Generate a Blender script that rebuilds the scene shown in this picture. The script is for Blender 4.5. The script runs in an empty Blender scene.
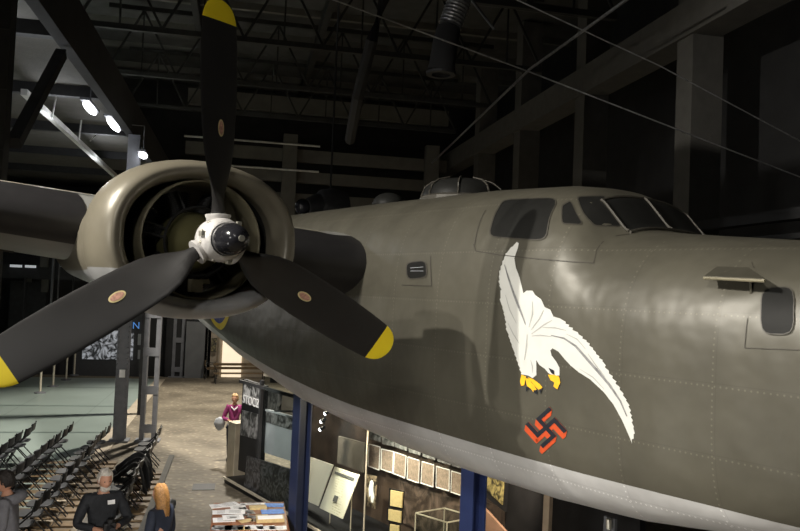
import bpy, bmesh, math, random
from mathutils import Vector, Matrix
random.seed(7)
R = math.radians
scn = bpy.context.scene
COL = scn.collection
# ------------------------------------------------------------------ camera
# world frame = the bomber's: +X forward, +Y port, +Z up, origin at the hub of the propeller
CAM = Vector((5.265, -2.095, -0.322)); YAW, PIT, ROL, FPX = R(54.8), R(2.0), R(2.3), 763.0
fw = Vector((-math.sin(YAW)*math.cos(PIT), math.cos(YAW)*math.cos(PIT), math.sin(PIT)))
rt = Vector((math.cos(YAW), math.sin(YAW), 0)); up = rt.cross(fw)
rt2 = rt*math.cos(ROL)+up*math.sin(ROL); up2 = -rt*math.sin(ROL)+up*math.cos(ROL)
cam = bpy.data.cameras.new('camera'); camo = bpy.data.objects.new('camera', cam); COL.objects.link(camo)
camo.matrix_world = Matrix(((rt2.x, up2.x, -fw.x, CAM.x), (rt2.y, up2.y, -fw.y, CAM.y), (rt2.z, up2.z, -fw.z, CAM.z), (0, 0, 0, 1)))
cam.sensor_width = 36; cam.lens = 36*FPX/800; cam.clip_start = .05; cam.clip_end = 200
scn.camera = camo
scn.view_settings.view_transform = 'Standard'; scn.view_settings.look = 'None'
scn.view_settings.gamma = 1; scn.view_settings.use_curve_mapping = False
scn.view_settings.exposure = 0.15
FLOOR = -4.5
Hh = Vector((-.918, .397, 0)).normalized(); Hp = Vector((.397, .918, 0)).normalized()
TH = math.atan2(Hh.y, Hh.x)
def HP(s, w, z=FLOOR): v = Vector((CAM.x, CAM.y, 0))+Hh*s+Hp*w; v.z = z; return v
def ray(px, py): return fw+rt2*((px-400)/FPX)+up2*((265.5-py)/FPX)
def at(px, py, ax, val):
    d = ray(px, py); return CAM+d*((val-CAM[ax])/d[ax])
def atd(px, py, dep): return CAM+ray(px, py)*dep
def atw(px, py, w):                      # on the hall plane at offset w
    d = ray(px, py); return CAM+d*(w/d.dot(Hp))
def ats(px, py, s):
    d = ray(px, py); return CAM+d*(s/d.dot(Hh))
# ------------------------------------------------------------------ world and lights
wd = bpy.data.worlds.new('world'); scn.world = wd; wd.use_nodes = True
wd.node_tree.nodes['Background'].inputs[0].default_value = (.75, .85, 1, 1)
wd.node_tree.nodes['Background'].inputs[1].default_value = .0038
def spot(name, loc, target, power, size, rad, color=(1, .95, .86), blend=.4):
    l = bpy.data.lights.new(name, 'SPOT'); l.energy = power; l.spot_size = R(size); l.spot_blend = blend
    l.shadow_soft_size = rad; l.color = color
    o = bpy.data.objects.new(name, l); COL.objects.link(o); o.location = loc
    o.rotation_euler = (Vector(target)-Vector(loc)).to_track_quat('-Z', 'Y').to_euler(); return o
def area(name, loc, target, power, sx, sy, color=(1, .95, .86)):
    l = bpy.data.lights.new(name, 'AREA'); l.energy = power; l.shape = 'RECTANGLE'; l.size = sx; l.size_y = sy; l.color = color
    o = bpy.data.objects.new(name, l); COL.objects.link(o); o.location = loc
    o.rotation_euler = (Vector(target)-Vector(loc)).to_track_quat('-Z', 'Y').to_euler(); return o
spot('key_spot', (-1.3, -6.6, 4.9), (.6, 2.4, -.6), 3700, 88, .05)
spot('key_spot_b', (-.7, -7.2, 4.6), (1.0, 2.4, -.6), 1400, 66, .06)
spot('side_spot', (5.0, -4.5, 3.4), (2.3, 2.3, -.7), 1100, 52, .12, blend=1)
spot('aft_fill', HP(14, -3.5, -.6), (-5.2, 2.4, -1.0), 35, 70, .2, (1, .97, .9), blend=.3)  # unseen weak fill added to lift the dark aft fuselage
spot('fuselage_fill', (2.6, -8.6, .6), (-.2, 2.4, -1.6), 380, 46, .5, (1, .96, .88), blend=.8)  # added soft fill for the fuselage shadows, no lamp of the hall
spot('prop_spot', (6.2, -4.6, 2.6), (.1, -.2, .35), 350, 40, .15, (1, .96, .90), blend=.6)
spot('belly_fill', (-1.0, -5.0, -3.9), (-1.6, 2.6, -2.0), 330, 70, .5, (1, .96, .90), blend=1)  # added low fill standing in for light bounced off the floor
spot('table_fill', HP(9.2, -.9, -1.3), HP(11.6, .3, -3.75), 480, 66, .1, (1, .96, .92))  # unseen light added to whiten the papers on the table
spot('low_fill', (4.9, -6.0, -3.4), (2.2, 2.6, -1.9), 1500, 42, .5, blend=1)  # fill added near floor level to brighten the grey belly paint
spot('hall_spot_a', HP(16.8, -.6, 5.2), HP(17.0, -2.4), 5200, 80, .25, (1, .93, .82))
spot('hall_spot_b', HP(26, -.2, 5.2), HP(24.5, -.6), 7000, 100, .25, (1, .93, .80))
spot('bench_spot', HP(31, .5, 3.0), HP(33.5, -.5), 700, 100, .2, (1, .92, .8))
spot('hall_spot_c', HP(28, -5.0, 5.2), HP(26, -6), 5000, 105, .3, (.90, 1, .97))
spot('people_fill', HP(1.2, -.6, -1.3), HP(12.0, -1.3, -3.9), 1500, 30, .12, (1, .94, .86))  # unseen lamp added below the wing to light the people
spot('hall_spot_e', HP(20, -6.5, 5.2), HP(20, -7.5), 1500, 110, .3, (.88, 1, .97))
spot('case_spot', (-1.6, 4.55, -2.3), (-4.4, 5.4, -3.3), 260, 110, .06, (1, .84, .62))
spot('case_spot_b', (-7.2, 4.5, -2.25), (-5.4, 5.0, -3.3), 230, 120, .06, (1, .88, .68))
spot('case_spot_c', (-4.6, 4.5, -2.2), (-4.2, 5.3, -3.4), 160, 130, .06, (1, .86, .66))
spot('panel_spot', (-8.6, 3.0, -1.9), (-8.8, 4.6, -3.4), 110, 90, .08, (1, .95, .88))
spot('document_spot', (-5.3, 3.9, -2.15), (-5.0, 4.6, -3.3), 420, 80, .06, (1, .90, .72))
spot('duct_fill', HP(8, -2.0, 3.5), atd(455, 20, 15), 120, 24, .1, (1, .97, .92))  # small unseen light added to brighten the duct

# ------------------------------------------------------------------ materials
def new_mat(name):
    m = bpy.data.materials.new(name); m.use_nodes = True; return m, m.node_tree.nodes, m.node_tree.links, m.node_tree.nodes['Principled BSDF']
def mat(name, col, rough=.6, metal=0, noise=.12, nscale=6, bump=0, bscale=30, emit=0, spec=None, alpha=None):
    m, N, L, b = new_mat(name)
    c = N.new('ShaderNodeTexCoord'); n = N.new('ShaderNodeTexNoise'); n.inputs['Scale'].default_value = nscale; n.inputs['Detail'].default_value = 5
    L.new(c.outputs['Object'], n.inputs['Vector'])
    r = N.new('ShaderNodeMapRange'); r.inputs[1].default_value = .3; r.inputs[2].default_value = .7
    r.inputs[3].default_value = 1-noise; r.inputs[4].default_value = 1+noise; L.new(n.outputs['Fac'], r.inputs[0])
    v = N.new('ShaderNodeVectorMath'); v.operation = 'SCALE'; v.inputs[0].default_value = col; L.new(r.outputs[0], v.inputs['Scale'])
    L.new(v.outputs[0], b.inputs['Base Color'])
    b.inputs['Roughness'].default_value = rough; b.inputs['Metallic'].default_value = metal
    if spec is not None: b.inputs['Specular IOR Level'].default_value = spec
    if bump:
        n2 = N.new('ShaderNodeTexNoise'); n2.inputs['Scale'].default_value = bscale; L.new(c.outputs['Object'], n2.inputs['Vector'])
        bp = N.new('ShaderNodeBump'); bp.inputs['Strength'].default_value = bump; bp.inputs['Distance'].default_value = .02
        L.new(n2.outputs['Fac'], bp.inputs['Height']); L.new(bp.outputs[0], b.inputs['Normal'])
    if emit:
        b.inputs['Emission Color'].default_value = (*col, 1); b.inputs['Emission Strength'].default_value = emit
    return m
def glass(name, col=(.6, .65, .65), trans=.75):
    m, N, L, b = new_mat(name); out = N['Material Output']
    b.inputs['Base Color'].default_value = (.01, .012, .014, 1); b.inputs['Roughness'].default_value = .04
    t = N.new('ShaderNodeBsdfTransparent'); t.inputs[0].default_value = (*col, 1)
    mx = N.new('ShaderNodeMixShader'); mx.inputs[0].default_value = 1-trans
    L.new(t.outputs[0], mx.inputs[1]); L.new(b.outputs[0], mx.inputs[2]); L.new(mx.outputs[0], out.inputs[0]); return m
def mnode(N, L, op, a, b=None, c=None):
    n = N.new('ShaderNodeMath'); n.operation = op
    for i, v in enumerate((a, b, c)):
        if v is None: continue
        if isinstance(v, (int, float)): n.inputs[i].default_value = v
        else: L.new(v, n.inputs[i])
    return n.outputs[0]
OLIVE = (.086, .080, .061); BELLY = (.50, .495, .49)
ZPOLY = [-1.65293, 1e-05, 0.0065, -0.00207, -0.00011]
def skin_mat(name, zline, olive=OLIVE, belly=BELLY, seams=True, rough=.42):
    """aircraft paint: olive above the paint line, grey below, seams, rivets, oil-canning"""
    m, N, L, b = new_mat(name)
    c = N.new('ShaderNodeTexCoord'); sp = N.new('ShaderNodeSeparateXYZ'); L.new(c.outputs['Object'], sp.inputs[0])
    X, Y, Z = sp.outputs
    n = N.new('ShaderNodeTexNoise'); n.inputs['Scale'].default_value = 1.6; n.inputs['Detail'].default_value = 8; n.inputs['Roughness'].default_value = .6
    L.new(c.outputs['Object'], n.inputs['Vector'])
    r = N.new('ShaderNodeMapRange'); r.inputs[1].default_value = .3; r.inputs[2].default_value = .7; r.inputs[3].default_value = .84; r.inputs[4].default_value = 1.16
    L.new(n.outputs['Fac'], r.inputs[0])
    if seams:
        zl = ZPOLY[-1]
        for k_ in ZPOLY[-2::-1]: zl = mnode(N, L, 'MULTIPLY_ADD', X, zl, k_)
    else: zl = zline
    wob = mnode(N, L, 'MULTIPLY', mnode(N, L, 'SINE', mnode(N, L, 'MULTIPLY', X, 2.1)), .006)
    below = mnode(N, L, 'LESS_THAN', mnode(N, L, 'ADD', Z, wob), zl)
    mix = N.new('ShaderNodeMix'); mix.data_type = 'RGBA'; mix.inputs[6].default_value = (*olive, 1); mix.inputs[7].default_value = (*belly, 1)
    L.new(below, mix.inputs[0])
    v = N.new('ShaderNodeVectorMath'); v.operation = 'SCALE'; L.new(mix.outputs[2], v.inputs[0])
    bump_in = None
    if seams:
        def seam(co, per, off, wdt):
            f = mnode(N, L, 'ABSOLUTE', mnode(N, L, 'SUBTRACT', mnode(N, L, 'FRACT', mnode(N, L, 'MULTIPLY_ADD', co, 1/per, off)), .5))
            return mnode(N, L, 'LESS_THAN', f, wdt/per/2)
        s1 = seam(X, .72, .13, .007); s2 = seam(Z, .46, .30, .007)
        sm = mnode(N, L, 'MAXIMUM', s1, s2)
        def rivets(a, pa, oa, bb, pb):     # row of dots along bb at lines of a
            da = mnode(N, L, 'MULTIPLY', mnode(N, L, 'SUBTRACT', mnode(N, L, 'FRACT', mnode(N, L, 'MULTIPLY_ADD', a, 1/pa, oa)), .5), pa)
            db = mnode(N, L, 'MULTIPLY', mnode(N, L, 'SUBTRACT', mnode(N, L, 'FRACT', mnode(N, L, 'MULTIPLY', bb, 1/pb)), .5), pb)
            d = mnode(N, L, 'ADD', mnode(N, L, 'POWER', mnode(N, L, 'ABSOLUTE', da), 2), mnode(N, L, 'POWER', mnode(N, L, 'ABSOLUTE', db), 2))
            return mnode(N, L, 'LESS_THAN', d, .0065**2)
        rv = mnode(N, L, 'MAXIMUM', rivets(X, .72, .16, Z, .04), rivets(Z, .46, .345, X, .04))
        dark = mnode(N, L, 'SUBTRACT', 1, mnode(N, L, 'MULTIPLY', sm, .10))
        dark = mnode(N, L, 'ADD', dark, mnode(N, L, 'MULTIPLY', rv, .5))
        L.new(mnode(N, L, 'MULTIPLY', r.outputs[0], dark), v.inputs['Scale'])
        n3 = N.new('ShaderNodeTexNoise'); n3.inputs['Scale'].default_value = 2.6; n3.inputs['Detail'].default_value = 2; L.new(c.outputs['Object'], n3.inputs['Vector'])
        hgt = mnode(N, L, 'ADD', mnode(N, L, 'MULTIPLY', n3.outputs['Fac'], 1.0), mnode(N, L, 'MULTIPLY', rv, .03))
        bp = N.new('ShaderNodeBump'); bp.inputs['Strength'].default_value = .42; bp.inputs['Distance'].default_value = .06
        L.new(hgt, bp.inputs['Height']); L.new(bp.outputs[0], b.inputs['Normal'])
    else:
        L.new(r.outputs[0], v.inputs['Scale'])
    L.new(v.outputs[0], b.inputs['Base Color'])
    b.inputs['Roughness'].default_value = rough; b.inputs['Metallic'].default_value = .15
    return m
M = {}
M['skin'] = skin_mat('bomber_paint', -1.64)
M['cowl'] = skin_mat('cowling_paint', -.235, olive=(.20, .18, .135), belly=(.36, .36, .36), seams=False, rough=.36)
M['wing'] = mat('wing_paint', (.30, .30, .28), .5, .1, .08, 3)
M['wingtop'] = mat('wing_top_paint', (.30, .28, .22), .45, .1, .08, 3)
M['boot'] = mat('deicer_rubber', (.022, .021, .022), .42, 0, .1, 8)
M['blade'] = mat('blade_black', (.019, .018, .0175), .42, 0, .15, 5, spec=.5)
M['yellow'] = mat('tip_yellow', (.88, .68, .02), .5, 0, .04)
M['cream'] = mat('decal_cream', (.62, .52, .26), .5, 0, .1, 20)
M['decalred'] = mat('decal_faded_red', (.50, .27, .20), .5, 0, .3, 60)
M['hub'] = mat('hub_cast_metal', (.66, .64, .62), .45, .25, .12, 12, .2, 60)
M['dome'] = mat('dome_black_gloss', (.02, .02, .024), .16, .2, .1, 10)
M['steel'] = mat('bolt_steel', (.6, .58, .5), .35, .7)
M['gearcase'] = mat('gearcase_olive', (.16, .15, .07), .3, .3)
M['cyl'] = mat('cylinder_dark', (.03, .03, .03), .5, .4)
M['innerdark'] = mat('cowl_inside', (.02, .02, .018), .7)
M['ring'] = mat('ring_olive', (.20, .18, .12), .35, .1)
M['white'] = mat('nose_art_white', (.60, .60, .565), .5, 0, .04, 8)
M['artgrey'] = mat('nose_art_grey', (.22, .22, .22), .6, 0, .3, 18)
M['artlight'] = mat('nose_art_light_grey', (.38, .38, .36), .6, 0, .1, 18)
M['artyellow'] = mat('nose_art_yellow', (.85, .45, .02), .5, 0, .1, 18)
M['artorange'] = mat('nose_art_orange', (.52, .07, .018), .5, 0, .08, 18)
M['artblack'] = mat('nose_art_black', (.012, .014, .020), .5, 0, .1, 18)
M['artblue'] = mat('roundel_blue', (.02, .035, .22), .5, 0, .05)
M['artred'] = mat('roundel_red', (.3, .02, .02), .5, 0, .05)
M['darkglass'] = mat('dark_cockpit_glass', (.014, .014, .013), .5, 0, .1, spec=.12)
M['frame'] = mat('window_frame_paint', (.055, .050, .04), .5, .1)
M['seal'] = mat('seam_dark', (.045, .04, .03), .6)
M['clearglass'] = glass('clear_glass', (.93, .96, .95), .93)
M['black'] = mat('matte_black', (.012, .012, .013), .6)
M['ironwork'] = mat('grey_painted_steel', (.16, .165, .18), .55, .3, .12, 6)
M['irondark'] = mat('dark_painted_steel', (.030, .030, .032), .6, .3, .2, 6)
M['ironwhite'] = mat('pale_painted_steel', (.55, .55, .53), .5, .2, .1, 6)
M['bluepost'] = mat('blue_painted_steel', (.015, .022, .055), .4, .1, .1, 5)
M['bluelit'] = mat('lit_blue_steel', (.055, .085, .25), .4, .1, .1, 5)  # blue steel with the light on its face put into the colour
M['concrete'] = mat('concrete', (.09, .086, .078), .85, 0, .12, 3, .3, 20)
M['roof'] = mat('roof_board', (.060, .060, .058), .9, 0, .2, 2)
M['truss'] = mat('truss_steel', (.035, .035, .034), .7, .2, .2, 3)
M['girder'] = mat('girder_paint', (.13, .125, .11), .8, 0, .12, 2)
M['wall'] = mat('black_wall', (.02, .02, .021), .9, 0, .2, 2)
M['wood'] = mat('brown_wood', (.15, .10, .05), .6, 0, .3, 7)
M['tablewood'] = mat('table_wood', (.20, .075, .03), .5, 0, .2, 7)
M['paper'] = mat('white_paper', (.78, .77, .76), .7, 0, .03)
M['bluepaper'] = mat('blue_paper', (.10, .24, .62), .6, 0, .25, 30)
M['tanpaper'] = mat('tan_card', (.50, .38, .18), .6, 0, .15, 30)
M['ink'] = mat('grey_ink', (.12, .12, .12), .7)
M['chairseat'] = mat('chair_plastic', (.060, .062, .066), .45, 0, .1, 20)
M['chairframe'] = mat('chair_frame', (.016, .016, .017), .4, .3)
M['coat'] = mat('black_coat', (.014, .014, .015), .85, 0, .3, 12, .5, 20)
M['grayhood'] = mat('grey_hoodie', (.15, .15, .165), .9, 0, .15, 14, .4, 30)
M['darkjacket'] = mat('dark_jacket', (.013, .015, .019), .8, 0, .3, 14, .4, 30)
M['navy'] = mat('navy_top', (.018, .024, .042), .8, 0, .2, 14)
M['magenta'] = mat('magenta_sweater', (.26, .035, .14), .85, 0, .15, 14)
M['jeans'] = mat('dark_jeans', (.03, .035, .05), .85, 0, .2, 14)
M['skinf'] = mat('face_skin', (.50, .26, .17), .55, 0, .06, 20)
M['hairwhite'] = mat('white_hair', (.62, .58, .52), .7, 0, .25, 40, .6, 80)
M['hairdark'] = mat('dark_hair', (.018, .014, .012), .6, 0, .3, 40, .6, 80)
M['hairblond'] = mat('blond_hair', (.52, .33, .15), .6, 0, .3, 30, .6, 60)
M['hairginger'] = mat('light_brown_hair', (.30, .15, .045), .5, 0, .35, 30, .6, 60)
M['brass'] = mat('pale_metal_box', (.42, .37, .28), .35, .5, .15, 5)
M['lampglow'] = mat('lamp_glow', (.95, .96, 1), .5, emit=9)
M['screenglow'] = mat('lit_screen', (1, .86, .6), .5, emit=1.6)
M['doorglow'] = mat('lit_doorway', (1, .84, .62), .5, emit=.75)
M['strip'] = mat('strip_light', (.9, .95, 1), .5, emit=.28)
M['greypanel'] = mat('grey_panel', (.36, .38, .40), .6, 0, .05)
M['olivepanel'] = mat('olive_panel', (.16, .14, .115), .7, 0, .05)
M['case'] = mat('display_brown', (.055, .036, .026), .5, 0, .5, 3)
M['casedark'] = mat('display_black', (.010, .010, .011), .45, 0, .3, 3, spec=.2)
M['beige'] = mat('beige_plaster', (.36, .31, .24), .8, 0, .1, 4)
M['doorgrey'] = mat('grey_door', (.13, .135, .14), .6, 0, .1, 2)
M['edge'] = mat('polished_edge', (.55, .50, .40), .3, .2)
M['badge'] = mat('white_badge', (.85, .85, .85), .5)
M['duct'] = mat('galvanised_duct', (.34, .34, .35), .35, .7, .3, 12, .5, 14)
M['letter'] = mat('blue_letter', (.12, .35, .85), .5, emit=.35)
def photo_mat(name, scale, lo, hi, tint=(1, 1, 1), dist=1.5, emit=0):
    m, N, L, b = new_mat(name); c = N.new('ShaderNodeTexCoord'); n = N.new('ShaderNodeTexNoise')
    n.inputs['Scale'].default_value = scale; n.inputs['Detail'].default_value = 7; n.inputs['Distortion'].default_value = dist
    L.new(c.outputs['Object'], n.inputs['Vector']); cr = N.new('ShaderNodeValToRGB'); L.new(n.outputs['Fac'], cr.inputs[0])
    cr.color_ramp.elements[0].position = .42; cr.color_ramp.elements[0].color = (*[lo*t for t in tint], 1)
    cr.color_ramp.elements[1].position = .62; cr.color_ramp.elements[1].color = (*[hi*t for t in tint], 1)
    L.new(cr.outputs[0], b.inputs['Base Color']); b.inputs['Roughness'].default_value = .4
    if emit: L.new(cr.outputs[0], b.inputs['Emission Color']); b.inputs['Emission Strength'].default_value = emit
    return m
M['bwphoto'] = photo_mat('black_white_photo', 4, .01, .5)
M['bwphoto2'] = photo_mat('dark_photo', 5, .012, .22)
M['aerial'] = photo_mat('aerial_photo_glow', 2.2, .02, .45, (.95, 1, 1.1), 3, .45)  # print given a glow of its own to look brighter
M['bikes'] = photo_mat('glossy_dark_print', 3.5, .006, .09, (1, 1, 1.05), 4)
M['sepia'] = photo_mat('sepia_photo', 9, .03, .30, (1, .75, .5))
M['textpanel'] = photo_mat('text_sheet', 28, .20, .34, (1, .76, .60))
M['foliage'] = photo_mat('foliage_photo', 8, .01, .24, (1, .85, .35))
M['mapwall'] = photo_mat('patterned_wall', 2.5, .035, .12, (1, .7, .55), 3)
def page_mat():
    m, N, L, b = new_mat('printed_page'); c = N.new('ShaderNodeTexCoord'); sp = N.new('ShaderNodeSeparateXYZ'); L.new(c.outputs['Object'], sp.inputs[0])
    a = mnode(N, L, 'FRACT', mnode(N, L, 'MULTIPLY', sp.outputs[2], 24)); ln = mnode(N, L, 'GREATER_THAN', a, .62)
    n = N.new('ShaderNodeTexNoise'); n.inputs['Scale'].default_value = 40; L.new(c.outputs['Object'], n.inputs['Vector'])
    f = mnode(N, L, 'MULTIPLY', ln, mnode(N, L, 'GREATER_THAN', n.outputs['Fac'], .5))
    inx = mnode(N, L, 'LESS_THAN', mnode(N, L, 'ABSOLUTE', sp.outputs[0]), .15); f = mnode(N, L, 'MULTIPLY', mnode(N, L, 'MULTIPLY', f, inx), .55)
    mix = N.new('ShaderNodeMix'); mix.data_type = 'RGBA'; mix.inputs[6].default_value = (.85, .80, .68, 1); mix.inputs[7].default_value = (.35, .28, .14, 1)
    L.new(f, mix.inputs[0]); L.new(mix.outputs[2], b.inputs['Base Color']); b.inputs['Roughness'].default_value = .6; return m
M['page'] = page_mat()
def cobble_mat():
    m, N, L, b = new_mat('cobbles'); c = N.new('ShaderNodeTexCoord'); v = N.new('ShaderNodeTexVoronoi'); v.inputs['Scale'].default_value = 6
    L.new(c.outputs['Object'], v.inputs['Vector']); n = N.new('ShaderNodeTexNoise'); n.inputs['Scale'].default_value = .8; n.inputs['Detail'].default_value = 6
    L.new(c.outputs['Object'], n.inputs['Vector'])
    cr = N.new('ShaderNodeValToRGB'); L.new(n.outputs['Fac'], cr.inputs[0])
    cr.color_ramp.elements[0].position = .35; cr.color_ramp.elements[0].color = (.17, .14, .098, 1)
    cr.color_ramp.elements[1].position = .7; cr.color_ramp.elements[1].color = (.34, .29, .21, 1)
    hv = N.new('ShaderNodeMapRange'); hv.inputs[1].default_value = 0; hv.inputs[2].default_value = .35; hv.inputs[3].default_value = 1.2; hv.inputs[4].default_value = .55
    L.new(v.outputs['Distance'], hv.inputs[0]); s = N.new('ShaderNodeVectorMath'); s.operation = 'SCALE'; L.new(cr.outputs[0], s.inputs[0]); L.new(hv.outputs[0], s.inputs['Scale'])
    L.new(s.outputs[0], b.inputs['Base Color']); b.inputs['Roughness'].default_value = .75
    bp = N.new('ShaderNodeBump'); bp.inputs['Strength'].default_value = .7; bp.inputs['Distance'].default_value = .03; bp.invert = True
    L.new(v.outputs['Distance'], bp.inputs['Height']); L.new(bp.outputs[0], b.inputs['Normal']); return m
M['cobble'] = cobble_mat()
def stage_mat():
    m, N, L, b = new_mat('teal_glass_floor'); c = N.new('ShaderNodeTexCoord'); sp = N.new('ShaderNodeSeparateXYZ'); L.new(c.outputs['Object'], sp.inputs[0])
    f = mnode(N, L, 'ABSOLUTE', mnode(N, L, 'SUBTRACT', mnode(N, L, 'FRACT', mnode(N, L, 'MULTIPLY', sp.outputs[0], 1/4.6)), .5)); ln = mnode(N, L, 'LESS_THAN', f, .02)
    g = mnode(N, L, 'ABSOLUTE', mnode(N, L, 'SUBTRACT', mnode(N, L, 'FRACT', mnode(N, L, 'MULTIPLY', sp.outputs[1], 1/2.3)), .5)); l2 = mnode(N, L, 'LESS_THAN', g, .008)
    n = N.new('ShaderNodeTexNoise'); n.inputs['Scale'].default_value = .5; n.inputs['Detail'].default_value = 4; L.new(c.outputs['Object'], n.inputs['Vector'])
    mix = N.new('ShaderNodeMix'); mix.data_type = 'RGBA'; mix.inputs[6].default_value = (.225, .272, .252, 1); mix.inputs[7].default_value = (.10, .13, .12, 1)
    L.new(mnode(N, L, 'MAXIMUM', ln, mnode(N, L, 'MULTIPLY', l2, .5)), mix.inputs[0]); s = N.new('ShaderNodeVectorMath'); s.operation = 'SCALE'; L.new(mix.outputs[2], s.inputs[0])
    L.new(mnode(N, L, 'MULTIPLY_ADD', n.outputs['Fac'], .5, .75), s.inputs['Scale']); L.new(s.outputs[0], b.inputs['Base Color'])
    b.inputs['Roughness'].default_value = .35; return m
M['stage'] = stage_mat()

# ------------------------------------------------------------------ mesh helpers
def wm(o): return (wm(o.parent) @ o.matrix_parent_inverse if o.parent else Matrix()) @ o.matrix_basis
class MB:
    def __init__(s): s.v = []; s.f = []
    def add(s, vs, fs):
        o = len(s.v); s.v += [Vector(v) for v in vs]; s.f += [tuple(i+o for i in f) for f in fs]; return s
    def box(s, c, d, m=None):
        c = Vector(c); x, y, z = d[0]/2, d[1]/2, d[2]/2
        vs = [Vector(p) for p in ((-x, -y, -z), (x, -y, -z), (x, y, -z), (-x, y, -z), (-x, -y, z), (x, -y, z), (x, y, z), (-x, y, z))]
        if m is not None: vs = [m @ v for v in vs]
        return s.add([c+v for v in vs], [(0, 3, 2, 1), (4, 5, 6, 7), (0, 1, 5, 4), (1, 2, 6, 5), (2, 3, 7, 6), (3, 0, 4, 7)])
    def bar(s, a, b, w, h, upv=(0, 0, 1)):
        a, b = Vector(a), Vector(b); d = (b-a).normalized(); u = Vector(upv)
        if abs(d.dot(u)) > .97: u = Hh.copy()
        sx = d.cross(u).normalized(); u = sx.cross(d)
        vs = []
        for p in (a, b):
            for i, j in ((-1, -1), (1, -1), (1, 1), (-1, 1)): vs.append(p+sx*(i*w/2)+u*(j*h/2))
        return s.add(vs, [(3, 2, 1, 0), (4, 5, 6, 7), (0, 1, 5, 4), (1, 2, 6, 5), (2, 3, 7, 6), (3, 0, 4, 7)])
    def tube(s, pts, r, n=8, r2=None, caps=True):
        pts = [Vector(p) for p in pts]; vs = []; fs = []
        for i, p in enumerate(pts):
            d = (pts[min(i+1, len(pts)-1)]-pts[max(i-1, 0)]).normalized()
            u = Vector((0, 0, 1)) if abs(d.z) < .9 else Vector((1, 0, 0))
            a = d.cross(u).normalized(); bb = a.cross(d)
            rr = r if r2 is None else r+(r2-r)*i/(len(pts)-1)
            if isinstance(r, (list, tuple)): rr = r[i]
            for k in range(n):
                t = 2*math.pi*k/n; vs.append(p+a*(rr*math.cos(t))+bb*(rr*math.sin(t)))
        for i in range(len(pts)-1):
            for k in range(n):
                k2 = (k+1) % n; fs.append((i*n+k, i*n+k2, (i+1)*n+k2, (i+1)*n+k))
        if caps: fs.append(tuple(range(n))); fs.append(tuple(range((len(pts)-1)*n, len(pts)*n))[::-1])
        return s.add(vs, fs)
    def loft(s, rings, close=True, caps=False):
        n = len(rings[0]); vs = [p for r in rings for p in r]; fs = []
        for i in range(len(rings)-1):
            for k in range(n if close else n-1):
                k2 = (k+1) % n; fs.append((i*n+k, i*n+k2, (i+1)*n+k2, (i+1)*n+k))
        if caps: fs.append(tuple(range(n))[::-1]); fs.append(tuple(range((len(rings)-1)*n, len(rings)*n)))
        return s.add(vs, fs)
    def lathe(s, prof, c=(0, 0, 0), axis='x', n=32, sy=1, sz=1):
        c = Vector(c); rings = []
        for (t, r) in prof:
            ring = []
            for k in range(n):
                a = 2*math.pi*k/n; p = (t, r*sy*math.cos(a), r*sz*math.sin(a))
                if axis == 'z': p = (r*sy*math.cos(a), r*sz*math.sin(a), t)
                ring.append(c+Vector(p))
            rings.append(ring)
        return s.loft(rings)
    def sphere(s, c, rad, n=16, m=10):
        c = Vector(c); rad = Vector(rad if hasattr(rad, '__len__') else (rad,)*3); rings = []
        for i in range(1, m):
            ph = math.pi*i/m-math.pi/2
            rings.append([c+Vector((rad.x*math.cos(ph)*math.cos(2*math.pi*k/n), rad.y*math.cos(ph)*math.sin(2*math.pi*k/n), rad.z*math.sin(ph))) for k in range(n)])
        o = len(s.v); s.loft(rings); b = len(s.v); s.v += [c-Vector((0, 0, rad.z)), c+Vector((0, 0, rad.z))]
        for k in range(n):
            k2 = (k+1) % n; s.f.append((b, o+k2, o+k)); s.f.append((b+1, o+(m-2)*n+k, o+(m-2)*n+k2))
        return s
    def quad(s, pts, th, nrm):
        nrm = Vector(nrm).normalized()*th; a = [Vector(p) for p in pts]; n = len(a)
        return s.add(a+[p+nrm for p in a], [tuple(range(n))[::-1], tuple(range(n, 2*n))]+[(i, (i+1) % n, n+(i+1) % n, n+i) for i in range(n)])
    def build(s, name, m, parent=None, smooth=False, origin=None, bevel=0, auto=True):
        me = bpy.data.meshes.new(name); o = bpy.data.objects.new(name, me); COL.objects.link(o)
        og = Vector((0, 0, 0)) if origin is None else Vector(origin)
        me.from_pydata([v-og for v in s.v], [], s.f); me.validate(); 
        bm = bmesh.new(); bm.from_mesh(me); bmesh.ops.recalc_face_normals(bm, faces=bm.faces); bm.to_mesh(me); bm.free()
        if smooth:
            me.polygons.foreach_set('use_smooth', [True]*len(me.polygons))
            if auto: me.set_sharp_from_angle(angle=R(42))
        me.materials.append(m); o.location = og
        if parent is not None:
            o.parent = parent; o.matrix_parent_inverse = wm(parent).inverted()
        if bevel:
            b = o.modifiers.new('bevel', 'BEVEL'); b.width = bevel; b.segments = 2; b.limit_method = 'ANGLE'
        return o
def tag(o, label, cat, group=None, kind=None):
    o['label'] = label; o['category'] = cat
    if group: o['group'] = group
    if kind: o['kind'] = kind
    return o
def struct(o): o['kind'] = 'structure'; return o
def empty(name, loc=(0, 0, 0), rz=0):
    o = bpy.data.objects.new(name, None); COL.objects.link(o); o.location = loc; o.rotation_euler = (0, 0, rz); o.empty_display_size = .1; return o
def local(parent, pts): 
    return pts
def copy_tree(o, parent=None):
    c = o.copy(); COL.objects.link(c); c.parent = parent
    for ch in [x for x in bpy.data.objects if x.parent == o]: copy_tree(ch, c)
    return c
def kids(o): return [x for x in bpy.data.objects if x.parent == o]
def hmb(): return MB()
def hbox(mb, s0, s1, w0, w1, z0, z1):
    c = HP((s0+s1)/2, (w0+w1)/2, (z0+z1)/2); return mb.box(c, (abs(s1-s0), abs(w1-w0), abs(z1-z0)), Matrix.Rotation(TH, 3, 'Z'))

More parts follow.
